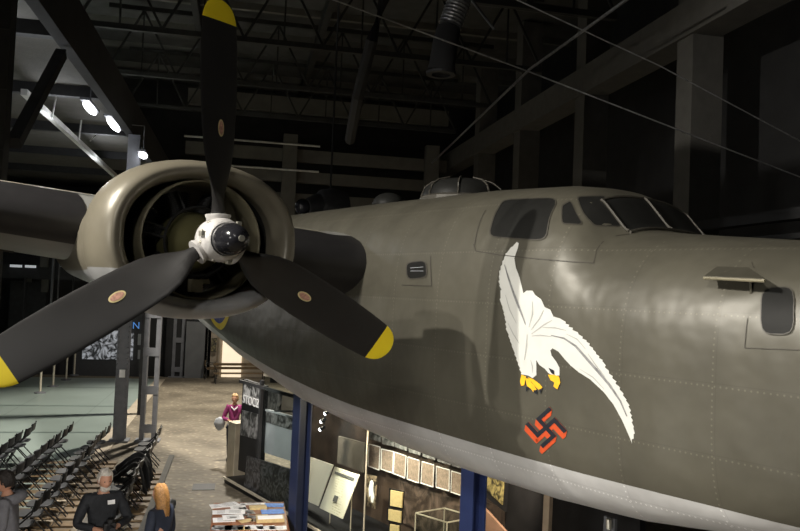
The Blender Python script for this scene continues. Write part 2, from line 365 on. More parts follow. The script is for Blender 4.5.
# ================================================================== SETTING
def hall_obj(name, m, s0, s1, w0, w1, z0, z1):
    o = MB().box((0, 0, 0), (abs(s1-s0), abs(w1-w0), abs(z1-z0))).build(name, m); o.location = HP((s0+s1)/2, (w0+w1)/2, (z0+z1)/2); o.rotation_euler = (0, 0, TH); return o
struct(hall_obj('floor', M['cobble'], -6, 39, -16, 12, FLOOR-.2, FLOOR))
struct(hall_obj('floor_stage', M['stage'], 14.5, 34.4, -12.4, -3.35, FLOOR, FLOOR+.03))
struct(hall_obj('floor_slab_edge', M['beige'], 14.0, 34.4, -3.35, -2.95, FLOOR, FLOOR+.02))
struct(hall_obj('ceiling', M['roof'], -6, 39, -16, 12, 9.6, 9.8))
struct(hall_obj('wall_left', M['wall'], -6, 39, -16.2, -16, FLOOR, 9.6))
struct(hall_obj('wall_right', M['wall'], -6, 39, 12, 12.2, FLOOR, 9.6))
struct(hall_obj('wall_back', M['wall'], 39, 39.2, -16, 12, FLOOR, 9.6))
struct(hall_obj('wall_front', M['wall'], -6.2, -6, -16, 12, FLOOR, 9.6))

# ================================================================== THE BOMBER
YC = 3.55
def lerp_tab(tab, x):
    if x <= tab[0][0]: return tab[0][1]
    for (a, va), (b, vb) in zip(tab, tab[1:]):
        if x <= b: t = (x-a)/(b-a); t = t*t*(3-2*t) if False else t; return va+(vb-va)*t
    return tab[-1][1]
T_HW = [(-16, .35), (-11, .80), (-7, 1.05), (-4, 1.15), (2.0, 1.15), (3.2, 1.08), (4.0, .90), (4.6, .60), (4.95, .22)]
T_TOP = [(-16, .55), (-11, .72), (-6, .80), (-2.5, .80), (-.5, .78), (.45, .735), (.75, .69), (.95, .60), (1.02, .56), (1.24, .315), (1.34, .27), (1.8, .225), (3.0, .12), (4.0, -.08), (4.6, -.4), (4.95, -.72)]
T_BOT = [(-16, .05), (-11, -.45), (-7.7, -1.05), (-5.9, -1.46), (-4.5, -1.74), (-3.8, -1.88), (-2.8, -1.98), (-1.5, -2.07), (-.4, -2.10), (.7, -2.09), (1.6, -2.03), (2.7, -1.87), (3.6, -1.65), (4.4, -1.35), (4.95, -1.0)]
def sec(X):
    hw, zt, zb = lerp_tab(T_HW, X), lerp_tab(T_TOP, X), lerp_tab(T_BOT, X)
    zm = min(-.45, (zt+zb)/2+.1) if X > -6 else (zt+zb)/2
    return hw, zt, zb, zm
NT, NB = 2.7, 3.8
def fside(X, z):
    """Y of the starboard skin at station X, height z"""
    hw, zt, zb, zm = sec(X)
    if z > zm: u = min(.995, (z-zm)/(zt-zm)); return YC-hw*(1-u**NT)**(1/NT)
    u = min(.995, (zm-z)/(zm-zb)); return YC-hw*(1-u**NB)**(1/NB)
def onskin(px, py):
    d = ray(px, py); lo = (2.30-CAM.y)/d.y; t = lo; prev = None
    for i in range(400):
        P = CAM+d*t; g = P.y-fside(P.x, P.z)
        hw, zt, zb, zm = sec(P.x)
        if g >= 0 and zb < P.z < zt:
            a, b = t-.004, t
            for _ in range(20):
                m_ = (a+b)/2; Q = CAM+d*m_
                if Q.y-fside(Q.x, Q.z) >= 0: b = m_
                else: a = m_
            P = CAM+d*b; return (P.x, P.z)
        t += .004
    P = CAM+d*lo; return (P.x, P.z)
bomber = empty('bomber_aircraft', (-1.9, YC, FLOOR))
tag(bomber, 'olive and grey heavy bomber with white eagle nose art raised on blue posts', 'aircraft')
# fuselage
def ring(X, n=26):
    hw, zt, zb, zm = sec(X); pts = []
    for k in range(4*n):
        a = 2*math.pi*k/(4*n); c, s = math.cos(a), math.sin(a)
        e = 2/(NT if s > 0 else NB); h = (zt-zm) if s > 0 else (zm-zb)
        pts.append(Vector((X, YC-hw*math.copysign(abs(c)**e, c), zm+h*math.copysign(abs(s)**e, s))))
    return pts
xs = [-16+i*.25 for i in range(56)]+[-2+i*.05 for i in range(140)]
xs = [x for x in xs if x < 4.94]+[4.95]
fus = MB().loft([ring(x) for x in xs], caps=True).build('fuselage', M['skin'], bomber, smooth=True)
def clean(p):
    q = []
    for a in p:
        if not q or (Vector(a)-Vector(q[-1])).length > 1e-4: q.append(a)
    return q
def decal(name, polys, m, parent, off=.004, th=None, step=.06, px=True):
    """a painted shape following the side skin; polys = outlines in photo points or (X, z)"""
    bm = bmesh.new()
    for p in polys:
        q = [onskin(*a) for a in p] if px else p
        q = clean(q)
        vs = [bm.verts.new((a, 0, b)) for a, b in q]
        try: f = bm.faces.new(vs)
        except ValueError: continue
        f.normal_update()
    bmesh.ops.triangulate(bm, faces=bm.faces[:], ngon_method='EAR_CLIP')
    for ax in (0, 2):
        if not bm.verts: break
        lo = min(v.co[ax] for v in bm.verts); hi = max(v.co[ax] for v in bm.verts); t = lo+step
        while t < hi:
            n = Vector((0, 0, 0)); n[ax] = 1; c = Vector((0, 0, 0)); c[ax] = t
            bmesh.ops.bisect_plane(bm, geom=bm.verts[:]+bm.edges[:]+bm.faces[:], plane_co=c, plane_no=n); t += step
    for v in bm.verts: v.co.y = fside(v.co.x, v.co.z)-off
    bmesh.ops.recalc_face_normals(bm, faces=bm.faces)
    for f in bm.faces:
        f.smooth = True
        if f.normal.y > 0: f.normal_flip()
    if th:
        r = bmesh.ops.extrude_face_region(bm, geom=bm.faces[:]); 
        for v in [g for g in r['geom'] if isinstance(g, bmesh.types.BMVert)]: v.co.y -= th
    me = bpy.data.meshes.new(name); bm.to_mesh(me); bm.free(); o = bpy.data.objects.new(name, me); COL.objects.link(o)
    me.materials.append(m); o.parent = parent; o.matrix_parent_inverse = wm(parent).inverted(); return o
def stroke(pts, w, taper=True):
    """ribbon outline around a polyline (photo px)"""
    L_, R_ = [], []
    pts = [Vector(p) for p in pts]
    for i, p in enumerate(pts):
        d = (pts[min(i+1, len(pts)-1)]-pts[max(i-1, 0)]).normalized(); n = Vector((-d.y, d.x)); t = i/(len(pts)-1)
        ww = w/2*(1 if not taper else (.25+.75*math.sin(math.pi*min(max(t, .04), .96))))
        L_.append(tuple(p+n*ww)); R_.append(tuple(p-n*ww))
    return L_+R_[::-1]
def z7(pts): return [(480+x/2.306, 230+y/2.309) for x, y in pts]
def z6(pts): return [(500+x/4.42, 340+y/4.425) for x, y in pts]
def serrate(pts, amp, sub):
    out = []
    for a, b in zip(pts, pts[1:]):
        a, b = Vector(a), Vector(b); n = Vector((-(b-a).y, (b-a).x)).normalized()
        k = max(1, round((b-a).length/sub))
        for i in range(k):
            j = random.uniform(-.2, .1); out.append(tuple(a.lerp(b, i/k))); out.append(tuple(a.lerp(b, (i+.85+j)/k)+n*amp*random.uniform(.5, 1.3)))
    out.append(tuple(pts[-1])); return out
lw_outer = [(85, 28), (72, 40), (60, 54), (52, 72), (45, 95), (43, 118), (48, 140), (46, 160), (52, 180), (58, 205), (60, 228), (66, 245), (74, 268), (80, 288), (88, 310), (95, 333)]
legs = [(112, 336), (122, 342), (131, 335), (131, 315), (130, 300), (138, 312), (150, 320), (158, 330), (170, 336), (184, 336), (184, 318), (176, 303), (166, 290), (163, 278), (168, 273), (182, 281), (195, 297), (210, 313), (228, 328), (255, 345), (285, 373), (308, 402), (328, 438), (343, 472), (352, 494)]
rw_outer = [(352, 494), (358, 470), (354, 440), (346, 405), (332, 378), (316, 350), (298, 325), (284, 300), (268, 282), (254, 262), (238, 246), (215, 226), (198, 212)]
nape = [(185, 204), (170, 200), (163, 184), (150, 178), (142, 160), (128, 150), (122, 140), (108, 140), (101, 146), (97, 130), (92, 110), (84, 88), (80, 65), (88, 42), (90, 30)]
eagle_out = serrate(lw_outer, -2.5, 14)[:-1]+[(95, 333)]+legs[:-1]+serrate(rw_outer, -3.5, 13)+nape
eagle = decal('painted_eagle', [z7(eagle_out)], M['white'], fus, .004)
eagle['label'] = 'white diving eagle painted on the olive side'
lines = [stroke([(58, 80), (70, 120), (84, 160), (98, 195), (106, 218)], 5), stroke([(165, 243), (195, 250), (222, 268), (250, 300), (275, 328), (300, 358), (325, 395), (340, 430)], 6)]
decal('painted_wing_shading', [z7(l) for l in lines], M['artgrey'], fus, .008)
thin = [stroke([(118, 232), (138, 205), (148, 185)], 3), stroke([(120, 240), (150, 218), (168, 208)], 3), stroke([(114, 225), (122, 195), (122, 165)], 3), stroke([(110, 240), (108, 270), (104, 300)], 3),
        stroke([(120, 245), (140, 243), (165, 246)], 3), stroke([(118, 300), (122, 315), (122, 330)], 2.5), stroke([(250, 285), (268, 312), (290, 340)], 2.5), stroke([(200, 240), (225, 252), (245, 275)], 2.5),
        stroke([(60, 150), (70, 185), (85, 215)], 2.5), stroke([(66, 215), (78, 240), (92, 262)], 2.5), stroke([(230, 320), (262, 340), (288, 368)], 2.5), stroke([(146, 225), (175, 226), (200, 232)], 2.5)]
decal('painted_feather_lines', [z7(l) for l in thin], M['artlight'], fus, .007)
decal('painted_beak', [z7([(158, 334), (172, 334), (184, 338), (187, 352), (180, 368), (171, 361), (173, 352), (164, 346)])], M['artyellow'], fus, .009)
decal('painted_eye', [z7([(160, 318), (172, 324), (173, 334), (166, 330)])], M['artblack'], fus, .011)
decal('painted_talons', [z7(p) for p in ([(97, 334), (108, 338), (106, 346), (104, 358), (96, 360), (94, 350)], [(106, 342), (116, 344), (122, 356), (118, 366), (110, 360)], [(112, 340), (124, 344), (140, 356), (146, 364), (138, 370), (128, 360)], [(116, 348), (126, 358), (132, 368), (124, 374), (116, 362)])], M['artyellow'], fus, .008)
decal('painted_claws', [z7(p) for p in ([(108, 362), (116, 364), (108, 374)], [(125, 370), (133, 369), (134, 380), (128, 376)], [(138, 368), (146, 364), (142, 378)])], M['artblack'], fus, .010)
# the broken cross the eagle strikes at, black with an orange edge
bars = []
ctr = Vector((207, 387))
for ang in range(4):
    q = Matrix.Rotation(R(90*ang), 2)
    a1 = q @ Vector((37, -33)); a2 = a1+q @ Vector((42, 46))
    bars += [(ctr, ctr+a1), (ctr+a1*1.0, ctr+a2)]
def barpoly(a, b, w=9):
    d = (b-a).normalized(); n = Vector((-d.y, d.x)); a = a-d*w; b = b+d*(w if (b-a).length > 52 else w)
    return [tuple(a+n*w), tuple(b+n*w), tuple(b-n*w), tuple(a-n*w)]
def hull(pts):
    pts = sorted(set((round(x, 3), round(y, 3)) for x, y in pts)); 
    def half(p):
        o = []
        for q in p:
            while len(o) > 1 and (o[-1][0]-o[-2][0])*(q[1]-o[-2][1])-(o[-1][1]-o[-2][1])*(q[0]-o[-2][0]) <= 0: o.pop()
            o.append(q)
        return o[:-1]
    return half(pts)+half(pts[::-1])
bl = [barpoly(a, b) for a, b in bars]
oedge = [z6(hull(p+[(x-6, y+26) for x, y in p])) for p in bl]
decal('painted_cross_edge', oedge, M['artorange'], fus, .005)
decal('painted_cross', [z6(p) for p in bl], M['artblack'], fus, .009)
# roundel far aft, mostly behind the engine
cx, cz = -6.05, -.42
def disc(r0, r1, n=40):
    return [[(cx+r*1.0*math.cos(a), cz+r*math.sin(a)) for r, a in ((r0, t0), (r1, t0), (r1, t1), (r0, t1))] for t0, t1 in [(2*math.pi*i/n, 2*math.pi*(i+1)/n) for i in range(n)]]
decal('roundel_yellow_ring', disc(.50, .60), M['yellow'], fus, .005, px=False, step=.3)
decal('roundel_blue_ring', disc(.28, .50), M['artblue'], fus, .006, px=False, step=.3)
decal('roundel_white_ring', disc(.16, .28), M['white'], fus, .007, px=False, step=.3)
decal('roundel_red_centre', disc(.001, .16), M['artred'], fus, .008, px=False, step=.3)
# cockpit and cabin glazing
def rr(q, k=.16):
    """round the corners of a quad or polygon in px"""
    out = []; n = len(q); q = [Vector(a) for a in q]
    for i in range(n):
        a, b, c = q[i-1], q[i], q[(i+1) % n]
        for t in (0, .3, .6, 1): 
            p0 = b.lerp(a, k); p1 = b.lerp(c, k); out.append(tuple((p0*(1-t)**2+b*2*t*(1-t)+p1*t*t)))
    return out
def outline(poly, w):
    c = sum((Vector(p) for p in poly), Vector((0, 0)))/len(poly)
    big = [tuple(Vector(p)+(Vector(p)-c).normalized()*w) for p in poly]
    return [[poly[i], poly[(i+1) % len(poly)], big[(i+1) % len(poly)], big[i]] for i in range(len(poly))]
for q in ([(503, 200), (558, 198), (545, 240), (489, 236)], [(563, 206), (571, 201), (583, 224), (563, 223)], [(577, 197), (606, 196), (624, 221), (621, 226), (594, 225)]):
    p = rr(q); w = decal('cabin_window', [p], M['darkglass'], bomber, .006)
    decal('window_rim', outline(p, 1.2), M['frame'], w, .010)
p = rr([(763, 288), (795, 287), (794, 334), (762, 333)], .3)
w = decal('nose_window', [p], M['darkglass'], bomber, .012); decal('window_rim', outline(p, 1.0), M['frame'], w, .014)
p = rr([(407, 263), (426, 261), (427, 277), (408, 279)], .3)
w = decal('small_side_window', [p], M['darkglass'], bomber, .006); decal('window_rim', outline(p, 1.0), M['frame'], w, .008)
decal('window_slats', [stroke([(411, 268), (424, 267)], 1.2), stroke([(411, 271), (424, 271)], 1.2)], M['greypanel'], w, .009)
for a, w_ in (
    ([(474, 244), (476, 251), (500, 255), (540, 259), (575, 262), (594, 263)], .9), ([(594, 263), (597, 250), (603, 242), (614, 236), (630, 234)], .9),
    ([(431, 256), (432, 286)], .8), ([(402, 285), (432, 286)], .8), ([(745, 348), (800, 350)], .7), ([(748, 318), (745, 348)], .7), ([(475, 245), (486, 210)], .7), ([(752, 262), (754, 268)], .7)):
    decal('panel_seam', [stroke(a, w_, False)], M['seal'], fus, .005)
# windshield in front of the cockpit, with its frames
wsh = empty('windshield', (1.3, YC, .3)); wsh.parent = bomber; wsh.matrix_parent_inverse = wm(bomber).inverted()
def ftop(X, y):
    hw, zt, zb, zm = sec(X); return zm+(zt-zm)*(1-min(1, abs(y-YC)/hw)**NT)**(1/NT)
MB().loft([[Vector((X, YC-.56+1.12*j/14, ftop(X, YC-.56+1.12*j/14)+.010)) for j in range(15)] for X in [1.0+.03*i for i in range(10)]], close=False).build('windshield_pane', M['darkglass'], wsh, smooth=True)
for y in (YC-.57, YC, YC+.57):
    MB().tube([(X, y, ftop(X, y)+.016) for X in [.98+.03*i for i in range(11)]], .013, 6).build('windshield_strut', M['frame'], wsh)
for X in (.98, 1.29): MB().tube([(X, YC-.57+1.14*j/14, ftop(X, YC-.57+1.14*j/14)+.012) for j in range(15)], .013, 6).build('windshield_strut', M['frame'], wsh)
# dorsal turret
tur = MB(); tur.lathe([(.74, .46), (.82, .46), (.90, .43), (.97, .34), (1.01, .18), (1.02, .001)], (-1.55, YC, 0), 'z', 24)
trt = tur.build('dorsal_turret', M['darkglass'], bomber, smooth=True)
tf = MB()
for k in range(8):
    a = 2*math.pi*k/8; tf.tube([(-1.55+r*math.cos(a), YC+r*math.sin(a), z+.01) for z, r in ((.74, .47), (.82, .47), (.90, .44), (.97, .35), (1.01, .19))], .010, 5)
tf.lathe([(.70, .49), (.78, .49), (.80, .46)], (-1.55, YC, 0), 'z', 24); tf.build('turret_frame', M['frame'], trt)
# astro dome / roof fittings behind the turret
MB().sphere((-2.9, YC-.1, .80), (.22, .22, .16)).build('roof_blister', M['darkglass'], bomber, smooth=True)
# flat fin plate on the nose with its bracket
q0 = [onskin(*p) for p in ((716, 268), (746, 269))]
xa, za = q0[0]; xb, zb_ = q0[1]
Ia, Ib = Vector((xa, fside(xa, za)+.02, za)), Vector((xb, fside(xb, zb_)+.02, zb_))
Oa, Ob = at(704, 278, 1, Ia.y-.22), at(765, 281, 1, Ia.y-.22)
plate = MB().quad([Ia, Ib, Ob, Oa], .014, (0, 0, 1)).build('fin_plate', M['skin'], bomber)
MB().tube([Oa, Ob], .011, 8).build('plate_edge_tube', M['ring'], plate)
Bb = onskin(748, 297)
MB().quad([Ib+Vector((0, 0, -.005)), Ib.lerp(Ob, .75)+Vector((-.07, 0, -.006)), Vector((Bb[0], fside(*Bb)+.02, Bb[1]))], .012, (1, 0, 0)).build('plate_bracket', M['skin'], plate)
# wing
def airfoil(Y, n=44):
    t = (YC-Y); chord = 4.25-.13*t; thick = max(.25, .92-.058*t); zc = lerp_tab([(-12, 1.0), (-1.2, .235), (1.6, .0), (2.3, -.06), (4.8, -.06)], Y); xl = -1.80
    pts = []
    for k in range(n):
        a = 2*math.pi*k/n; u = .5*(1-math.cos(a)); s = 1 if a < math.pi else -1
        yt = 5*(.2969*math.sqrt(u)-.126*u-.3516*u*u+.2843*u**3-.1036*u**4)
        pts.append((xl-chord*u, Y, zc+s*yt*thick*(1.0 if s > 0 else .92)+ .02*math.sin(math.pi*u)))
    return [Vector(p) for p in pts]
def wingset(sgn):
    Ys = [2.9-i*.3 for i in range(46)]
    rings = []
    for Y in Ys:
        r_ = airfoil(Y)
        if sgn > 0: r_ = [Vector((p.x, 2*YC-p.y, p.z)) for p in r_]
        rings.append(r_)
    wg = MB().loft(rings, caps=True).build('wing', M['wing'], bomber, smooth=True)
    def boot(Y0, Y1, name='deicer_boot'):
        rr_ = []; ny = max(2, int(abs(Y1-Y0)/.1)); 
        for i in range(ny+1):
            Y = Y0+(Y1-Y0)*i/ny; af = airfoil(Y, 120)
            edge = 0
            # rounded inboard end
            kk = 13
            idx = [120-j for j in range(kk-4 if Y0 < 0 else kk+3, 0, -1)]+list(range(0, kk+1))
            strip = [af[j % 120] for j in idx]
            m_ = 21; out = []
            c = Vector((af[0].x-.8, Y, af[0].z))
            for q in range(m_):
                f = q/(m_-1)*(len(strip)-1); a = int(f); b = min(a+1, len(strip)-1); p = strip[a].lerp(strip[b], f-a)
                p = p+(p-c).normalized()*.012
                if sgn > 0: p = Vector((p.x, 2*YC-p.y, p.z))
                out.append(p)
            rr_.append(out)
        return MB().loft(rr_, close=False).build(name, M['boot'], wg, smooth=True)
    boot(2.50, .95); boot(-.50, -5.0)
    top = []
    for i in range(30):
        Y = 2.2-i*.4; af = airfoil(Y, 120); row = []
        for j in range(14, 56, 3):
            p = af[j]+Vector((0, 0, .006)); 
            if sgn > 0: p = Vector((p.x, 2*YC-p.y, p.z))
            row.append(p)
        top.append(row)
    MB().loft(top, close=False).build('wing_top_skin', M['wingtop'], wg, smooth=True)
    fl = MB()
    for u0 in (.30, .62):
        rws = []
        for i in range(20):
            Y = -.9-i*.4; af = airfoil(Y, 120); a = af[120-int(120*math.acos(1-2*u0)/(2*math.pi))]
            if sgn > 0: a = Vector((a.x, 2*YC-a.y, a.z))
            rws.append(a-Vector((0, 0, .004)))
        fl.tube(rws, .012, 5)
    fl.build('wing_panel_line', M['seal'], wg)
    return wg
wingset(-1)
# engine nacelle and cowling
def oval(X, ay, az, y0=0, z0=0, n=56, e=2.25):
    pts = []
    for k in range(n):
        a = 2*math.pi*k/n; c, s = math.cos(a), math.sin(a)
        pts.append(Vector((X, y0+ay*math.copysign(abs(c)**(2/e), c), z0+az*math.copysign(abs(s)**(2/e), s))))
    return pts
CY, CZ = .012, .015
prof = [(-.46, .585, .450), (-.34, .590, .455), (-.27, .603, .466), (-.22, .633, .490), (-.20, .668, .520), (-.215, .708, .550), (-.27, .750, .580), (-.36, .785, .602), (-.50, .800, .612), (-.66, .790, .606), (-.80, .765, .595)]
def oring(X, ay, az): return oval(X, ay, az, CY, CZ)
cowl = MB().loft([oring(*p) for p in prof]).build('engine_cowling', M['cowl'], bomber, smooth=True, auto=False)
nac = MB().loft([oring(*p) for p in ((-.78, .70, .555), (-1.1, .65, .54), (-1.6, .60, .50), (-2.0, .56, .46), (-2.6, .50, .42), (-3.6, .40, .34), (-4.6, .22, .22), (-5.1, .05, .06))], caps=True).build('engine_nacelle', M['cowl'], bomber, smooth=True)
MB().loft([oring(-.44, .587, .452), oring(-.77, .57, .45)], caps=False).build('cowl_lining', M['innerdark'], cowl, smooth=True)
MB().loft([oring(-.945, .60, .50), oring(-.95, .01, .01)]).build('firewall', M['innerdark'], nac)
# circular engine ring inside the oval: leaves the two crescent intakes at its sides
rp = [(-.90, .452), (-.50, .452), (-.38, .452), (-.335, .456), (-.325, .466), (-.335, .476), (-.38, .480), (-.90, .485)]
MB().lathe(rp, (0, CY, CZ), 'x', 56, 1.0, .97).build('intake_ring', M['ring'], cowl, smooth=True, auto=False)
for sg in (-1, 1):     # splitters above and below each crescent
    pass
# radial engine: crankcase and 14 cylinders
eng = empty('radial_engine', (-.6, 0, 0)); eng.parent = bomber; eng.matrix_parent_inverse = wm(bomber).inverted()
MB().lathe([(-.70, .24), (-.55, .24), (-.50, .235), (-.42, .215), (-.35, .185), (-.28, .14), (-.22, .11), (-.10, .095), (-.06, .09)], (0, 0, .0), 'x', 36).build('gear_case', M['gearcase'], eng, smooth=True, auto=False)
for row, X in ((0, -.64), (1, -.84)):
    for k in range(7):
        a = 2*math.pi*(k+.5*row)/7+.2; d = Vector((0, math.cos(a), math.sin(a))); cm = MB()
        pts = []; rad = []
        for j in range(13):
            r0 = .20+j*.0165; pts += [Vector((X, 0, 0))+d*r0, Vector((X, 0, 0))+d*(r0+.006), Vector((X, 0, 0))+d*(r0+.0065), Vector((X, 0, 0))+d*(r0+.016)]; rad += [.082, .082, .068, .068]
        cm.tube(pts, rad, 14); cm.build('cylinder', M['cyl'], eng)
    if row == 0:
        for k in range(7):
            a = 2*math.pi*(k+.5*row)/7+.2
            for da in (-.14, .14):
                MB().tube([(X+.13, .22*math.cos(a+da), .22*math.sin(a+da)), (X+.10, .40*math.cos(a+da*.8), .40*math.sin(a+da*.8))], .011, 6).build('pushrod_tube', M['cyl'], eng)
MB().lathe([(-.40, .262), (-.385, .275), (-.37, .262), (-.385, .25), (-.40, .262)], (0, 0, 0), 'x', 36).build('ignition_ring', M['cyl'], eng, smooth=True)
mg = MB().box((-.36, -.02, -.335), (.10, .09, .10)); mg.tube([(-.36, -.02, -.31), (-.30, .07, -.30)], .02, 8); mg.build('magneto', M['ring'], eng, bevel=.01)
# propeller
PH = -.042
def blade_geo(tip):
    """rings from root to tip; local frame radial = +Z, disc axis = +X, rotation towards -Y for the top blade"""
    st = [(.13, .052, .052, 64), (.19, .05, .05, 63), (.24, .07, .046, 62), (.29, .112, .040, 60), (.35, .150, .033, 55), (.43, .176, .028, 48), (.53, .186, .023, 41), (.65, .188, .019, 35), (.80, .188, .017, 30), (1.0, .187, .0135, 25.5), (1.2, .183, .011, 22.5), (1.4, .175, .009, 20.5), (1.59, .160, .0075, 19)]
    ti = [(1.59, .160, .0075, 19), (1.63, .150, .007, 19), (1.67, .134, .0065, 18.5), (1.70, .114, .006, 18), (1.725, .086, .005, 18), (1.74, .055, .004, 18), (1.748, .022, .003, 18)]
    rings = []
    for r, hc, th, be in (ti if tip else st):
        b = R(be); ring_ = []
        for k in range(24):
            a = 2*math.pi*k/24; u = math.cos(a)*hc; v = math.sin(a)*th*(1.0 if math.sin(a) > 0 else .45 if r > .4 else 1)
            # chord direction: leading edge to -Y and +X
            cd = Vector((math.sin(b), -math.cos(b), 0)); nd = Vector((math.cos(b), math.sin(b), 0))
            ring_.append(Vector((0, 0, r))+cd*u+nd*v)
        rings.append(ring_)
    return rings
blm = MB().loft(blade_geo(False), caps=True); tpm = MB().loft(blade_geo(True), caps=True)
def blade_decal(k, r=.812, a=.062, b=.034, off=.0):
    be = R(30); cd = Vector((math.sin(be), -math.cos(be), 0)); nd = Vector((math.cos(be), math.sin(be), 0)); vs = []
    mb = MB(); n = 28; rg = []
    for q, o_ in ((.02, 1), (.5, 1), (1, 1)):
        rg.append([Vector((0, 0, r))+cd*(b*q*math.cos(t))+Vector((0, 0, 1))*(a*q*math.sin(t))+nd*(.0175*math.sqrt(max(.05, 1-(b*q*math.cos(t)/.176)**2))+.003+off) for t in [2*math.pi*i/n for i in range(n)]])
    return mb.loft(rg)
blab = ['top blade', 'lower left blade', 'lower right blade']
for k, a in enumerate((0, 2*math.pi/3, -2*math.pi/3)):
    m_ = Matrix.Rotation(a-PH, 4, 'X')
    def tr(mb): 
        o = MB(); o.v = [m_ @ v for v in mb.v]; o.f = mb.f; return o
    b_ = tr(blm).build('propeller_blade', M['blade'], bomber, smooth=True)
    tr(tpm).build('blade_tip', M['yellow'], b_, smooth=True)['label'] = 'yellow blade tip'
    tr(blade_decal(k)).build('blade_decal', M['cream'], b_, smooth=True)
    tr(blade_decal(k, a=.05, b=.024, off=.002)).build('decal_centre', M['decalred'], b_, smooth=True)
hb = MB().lathe([(-.08, .10), (-.075, .14), (-.05, .155), (.04, .16), (.10, .155), (.15, .142), (.165, .12)], (0, 0, 0), 'x', 40)
for k in range(3):
    m_ = Matrix.Rotation(-PH+2*math.pi*k/3, 3, 'X'); hb.tube([m_ @ Vector((0, 0, z)) for z in (.06, .16, .17, .185, .19)], [.085, .085, .092, .092, .06], 20)
hub = hb.build('propeller_hub', M['hub'], bomber, smooth=True)
for k in range(12):
    a = 2*math.pi*(k+.3)/12; MB().sphere((.065, .155*math.cos(a), .155*math.sin(a)), (.018, .013, .013), 8, 6).build('hub_bolt', M['steel'], hub, smooth=True)
MB().lathe([(.15, .112), (.18, .116), (.22, .115), (.28, .110), (.33, .099), (.375, .080), (.40, .058), (.415, .034), (.42, .001)], (0, 0, 0), 'x', 36).build('hub_dome', M['dome'], hub, smooth=True)
cp = MB().lathe([(.41, .022), (.428, .022), (.43, .001)], (0, 0, 0), 'x', 16); cp.build('dome_plug', M['steel'], hub, smooth=True)
for k in range(3):
    a = PH+math.pi/3+2*math.pi*k/3+.35; MB().box((.10, -.16*math.sin(a), .16*math.cos(a)), (.05, .04, .04)).build('hub_counterweight', M['steel'], hub, bevel=.006)
# port wing, same on the far side
wingset(1)
def post_thing(px, py, yv, w, lab, m='bluepost'):
    p = at(px, py, 1, yv); top = lerp_tab(T_BOT, p.x)-.012
    e = empty('support_post', (p.x, yv, FLOOR)); tag(e, lab, 'post')
    mb = MB(); H_ = top-FLOOR
    mb.box((p.x, yv-w*.42, FLOOR+H_/2), (w, .022, H_)); mb.box((p.x, yv+w*.42, FLOOR+H_/2), (w, .022, H_)); mb.box((p.x, yv, FLOOR+H_/2), (.03, w*.84, H_))
    mb.build('steel_column', M[m], e); MB().box((p.x, yv, FLOOR+.015), (w*1.8, w*1.8, .03)).build('base_plate', M[m], e)
    MB().box((p.x, yv, top-.07), (w*1.5, w*1.5, .06)).build('head_plate', M[m], e)
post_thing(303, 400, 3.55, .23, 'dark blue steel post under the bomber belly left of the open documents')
post_thing(474, 480, 3.55, .21, 'brightly lit blue steel post under the bomber belly right of the photo row', 'bluelit')

# ================================================================== ROOF AND STRUCTURE
for i, s in enumerate((8, 13, 18, 23, 28, 33)):
    e = empty('roof_truss', HP(s, 2, 7.0)); e.rotation_euler = (0, 0, TH)
    tag(e, ['dark roof truss nearest above the propeller', 'second dark roof truss, above the hanging duct', 'third dark roof truss, behind the hanging duct', 'fourth dark roof truss over the hall', 'fifth dark roof truss over the hall', 'farthest dark roof truss by the end wall'][i], 'roof truss', 'roof trusses')
    MB().bar(HP(s, -4.9, 7.0), HP(s, 9.2, 7.0), .16, .16).build('bottom_chord', M['truss'], e)
    MB().bar(HP(s, -4.9, 9.3), HP(s, 9.2, 9.3), .16, .16).build('top_chord', M['truss'], e)
    n = 6
    for k in range(n):
        w0 = -4.9+14.1*k/n; w1 = -4.9+14.1*(k+.5)/n; w2 = -4.9+14.1*(k+1)/n
        MB().bar(HP(s, w0, 7.05), HP(s, w1, 9.25), .07, .07).build('web', M['truss'], e); MB().bar(HP(s, w1, 9.25), HP(s, w2, 7.05), .07, .07).build('web', M['truss'], e)
        MB().bar(HP(s, w1, 7.05), HP(s, w1, 9.25), .05, .05).build('web', M['truss'], e)
for i in range(11):
    s = 6+i*3; o = hall_obj('roof_purlin', M['girder'], s, s+.18, -16, 12, 9.35, 9.6); struct(o)
for w in (-2.0, 2.4): struct(hall_obj('roof_beam', M['truss'], -4, 38.5, w, w+.22, 8.9, 9.35))
# side colonnade on the right: concrete pillars and the beam they carry
WR = 9.5
bt_ = at(670, 12, 2, 0)
for i, (px, lab) in enumerate(((893, 'concrete pillar beyond the nose of the bomber'), (684, 'widest concrete pillar, behind the nose deck right of the cockpit'), (580, 'second concrete pillar, behind the cockpit roof'), (518, 'third concrete pillar, left of the cockpit'), (478, 'fourth and farthest concrete pillar above the turret'))):
    d = ray(px, 120); s = (WR/d.dot(Hp))*d.dot(Hh)
    e = empty('concrete_pillar', HP(s, WR, FLOOR), TH); tag(e, lab, 'pillar', 'concrete pillars along the right side')
    MB().box(HP(s, WR+.35, (FLOOR+9.5)/2), (.62, .75, 9.5-FLOOR), Matrix.Rotation(TH, 3, 'Z')).build('shaft', M['concrete'], e)
    MB().box(HP(s, WR+.35, FLOOR+.25), (.8, .95, .5), Matrix.Rotation(TH, 3, 'Z')).build('plinth', M['concrete'], e)
    MB().box(HP(s, WR-.06, .75), (.18, .10, .14), Matrix.Rotation(TH, 3, 'Z')).build('bracket', M['ironwork'], e)
o = hall_obj('concrete_beam', M['concrete'], 2, 38.8, WR-.1, WR+.65, 5.6, 6.4); struct(o)
o = hall_obj('ledge_beam', M['wall'], 1, 14.6, WR+.0, WR+.3, 1.25, 1.45); tag(o, 'low dark rail running along the black windows at right', 'rail')
o = hall_obj('ledge_beam', M['wall'], 1, 14.6, WR+.0, WR+.2, .9, 1.0); tag(o, 'lower of the dark rails along the black windows at right', 'rail')
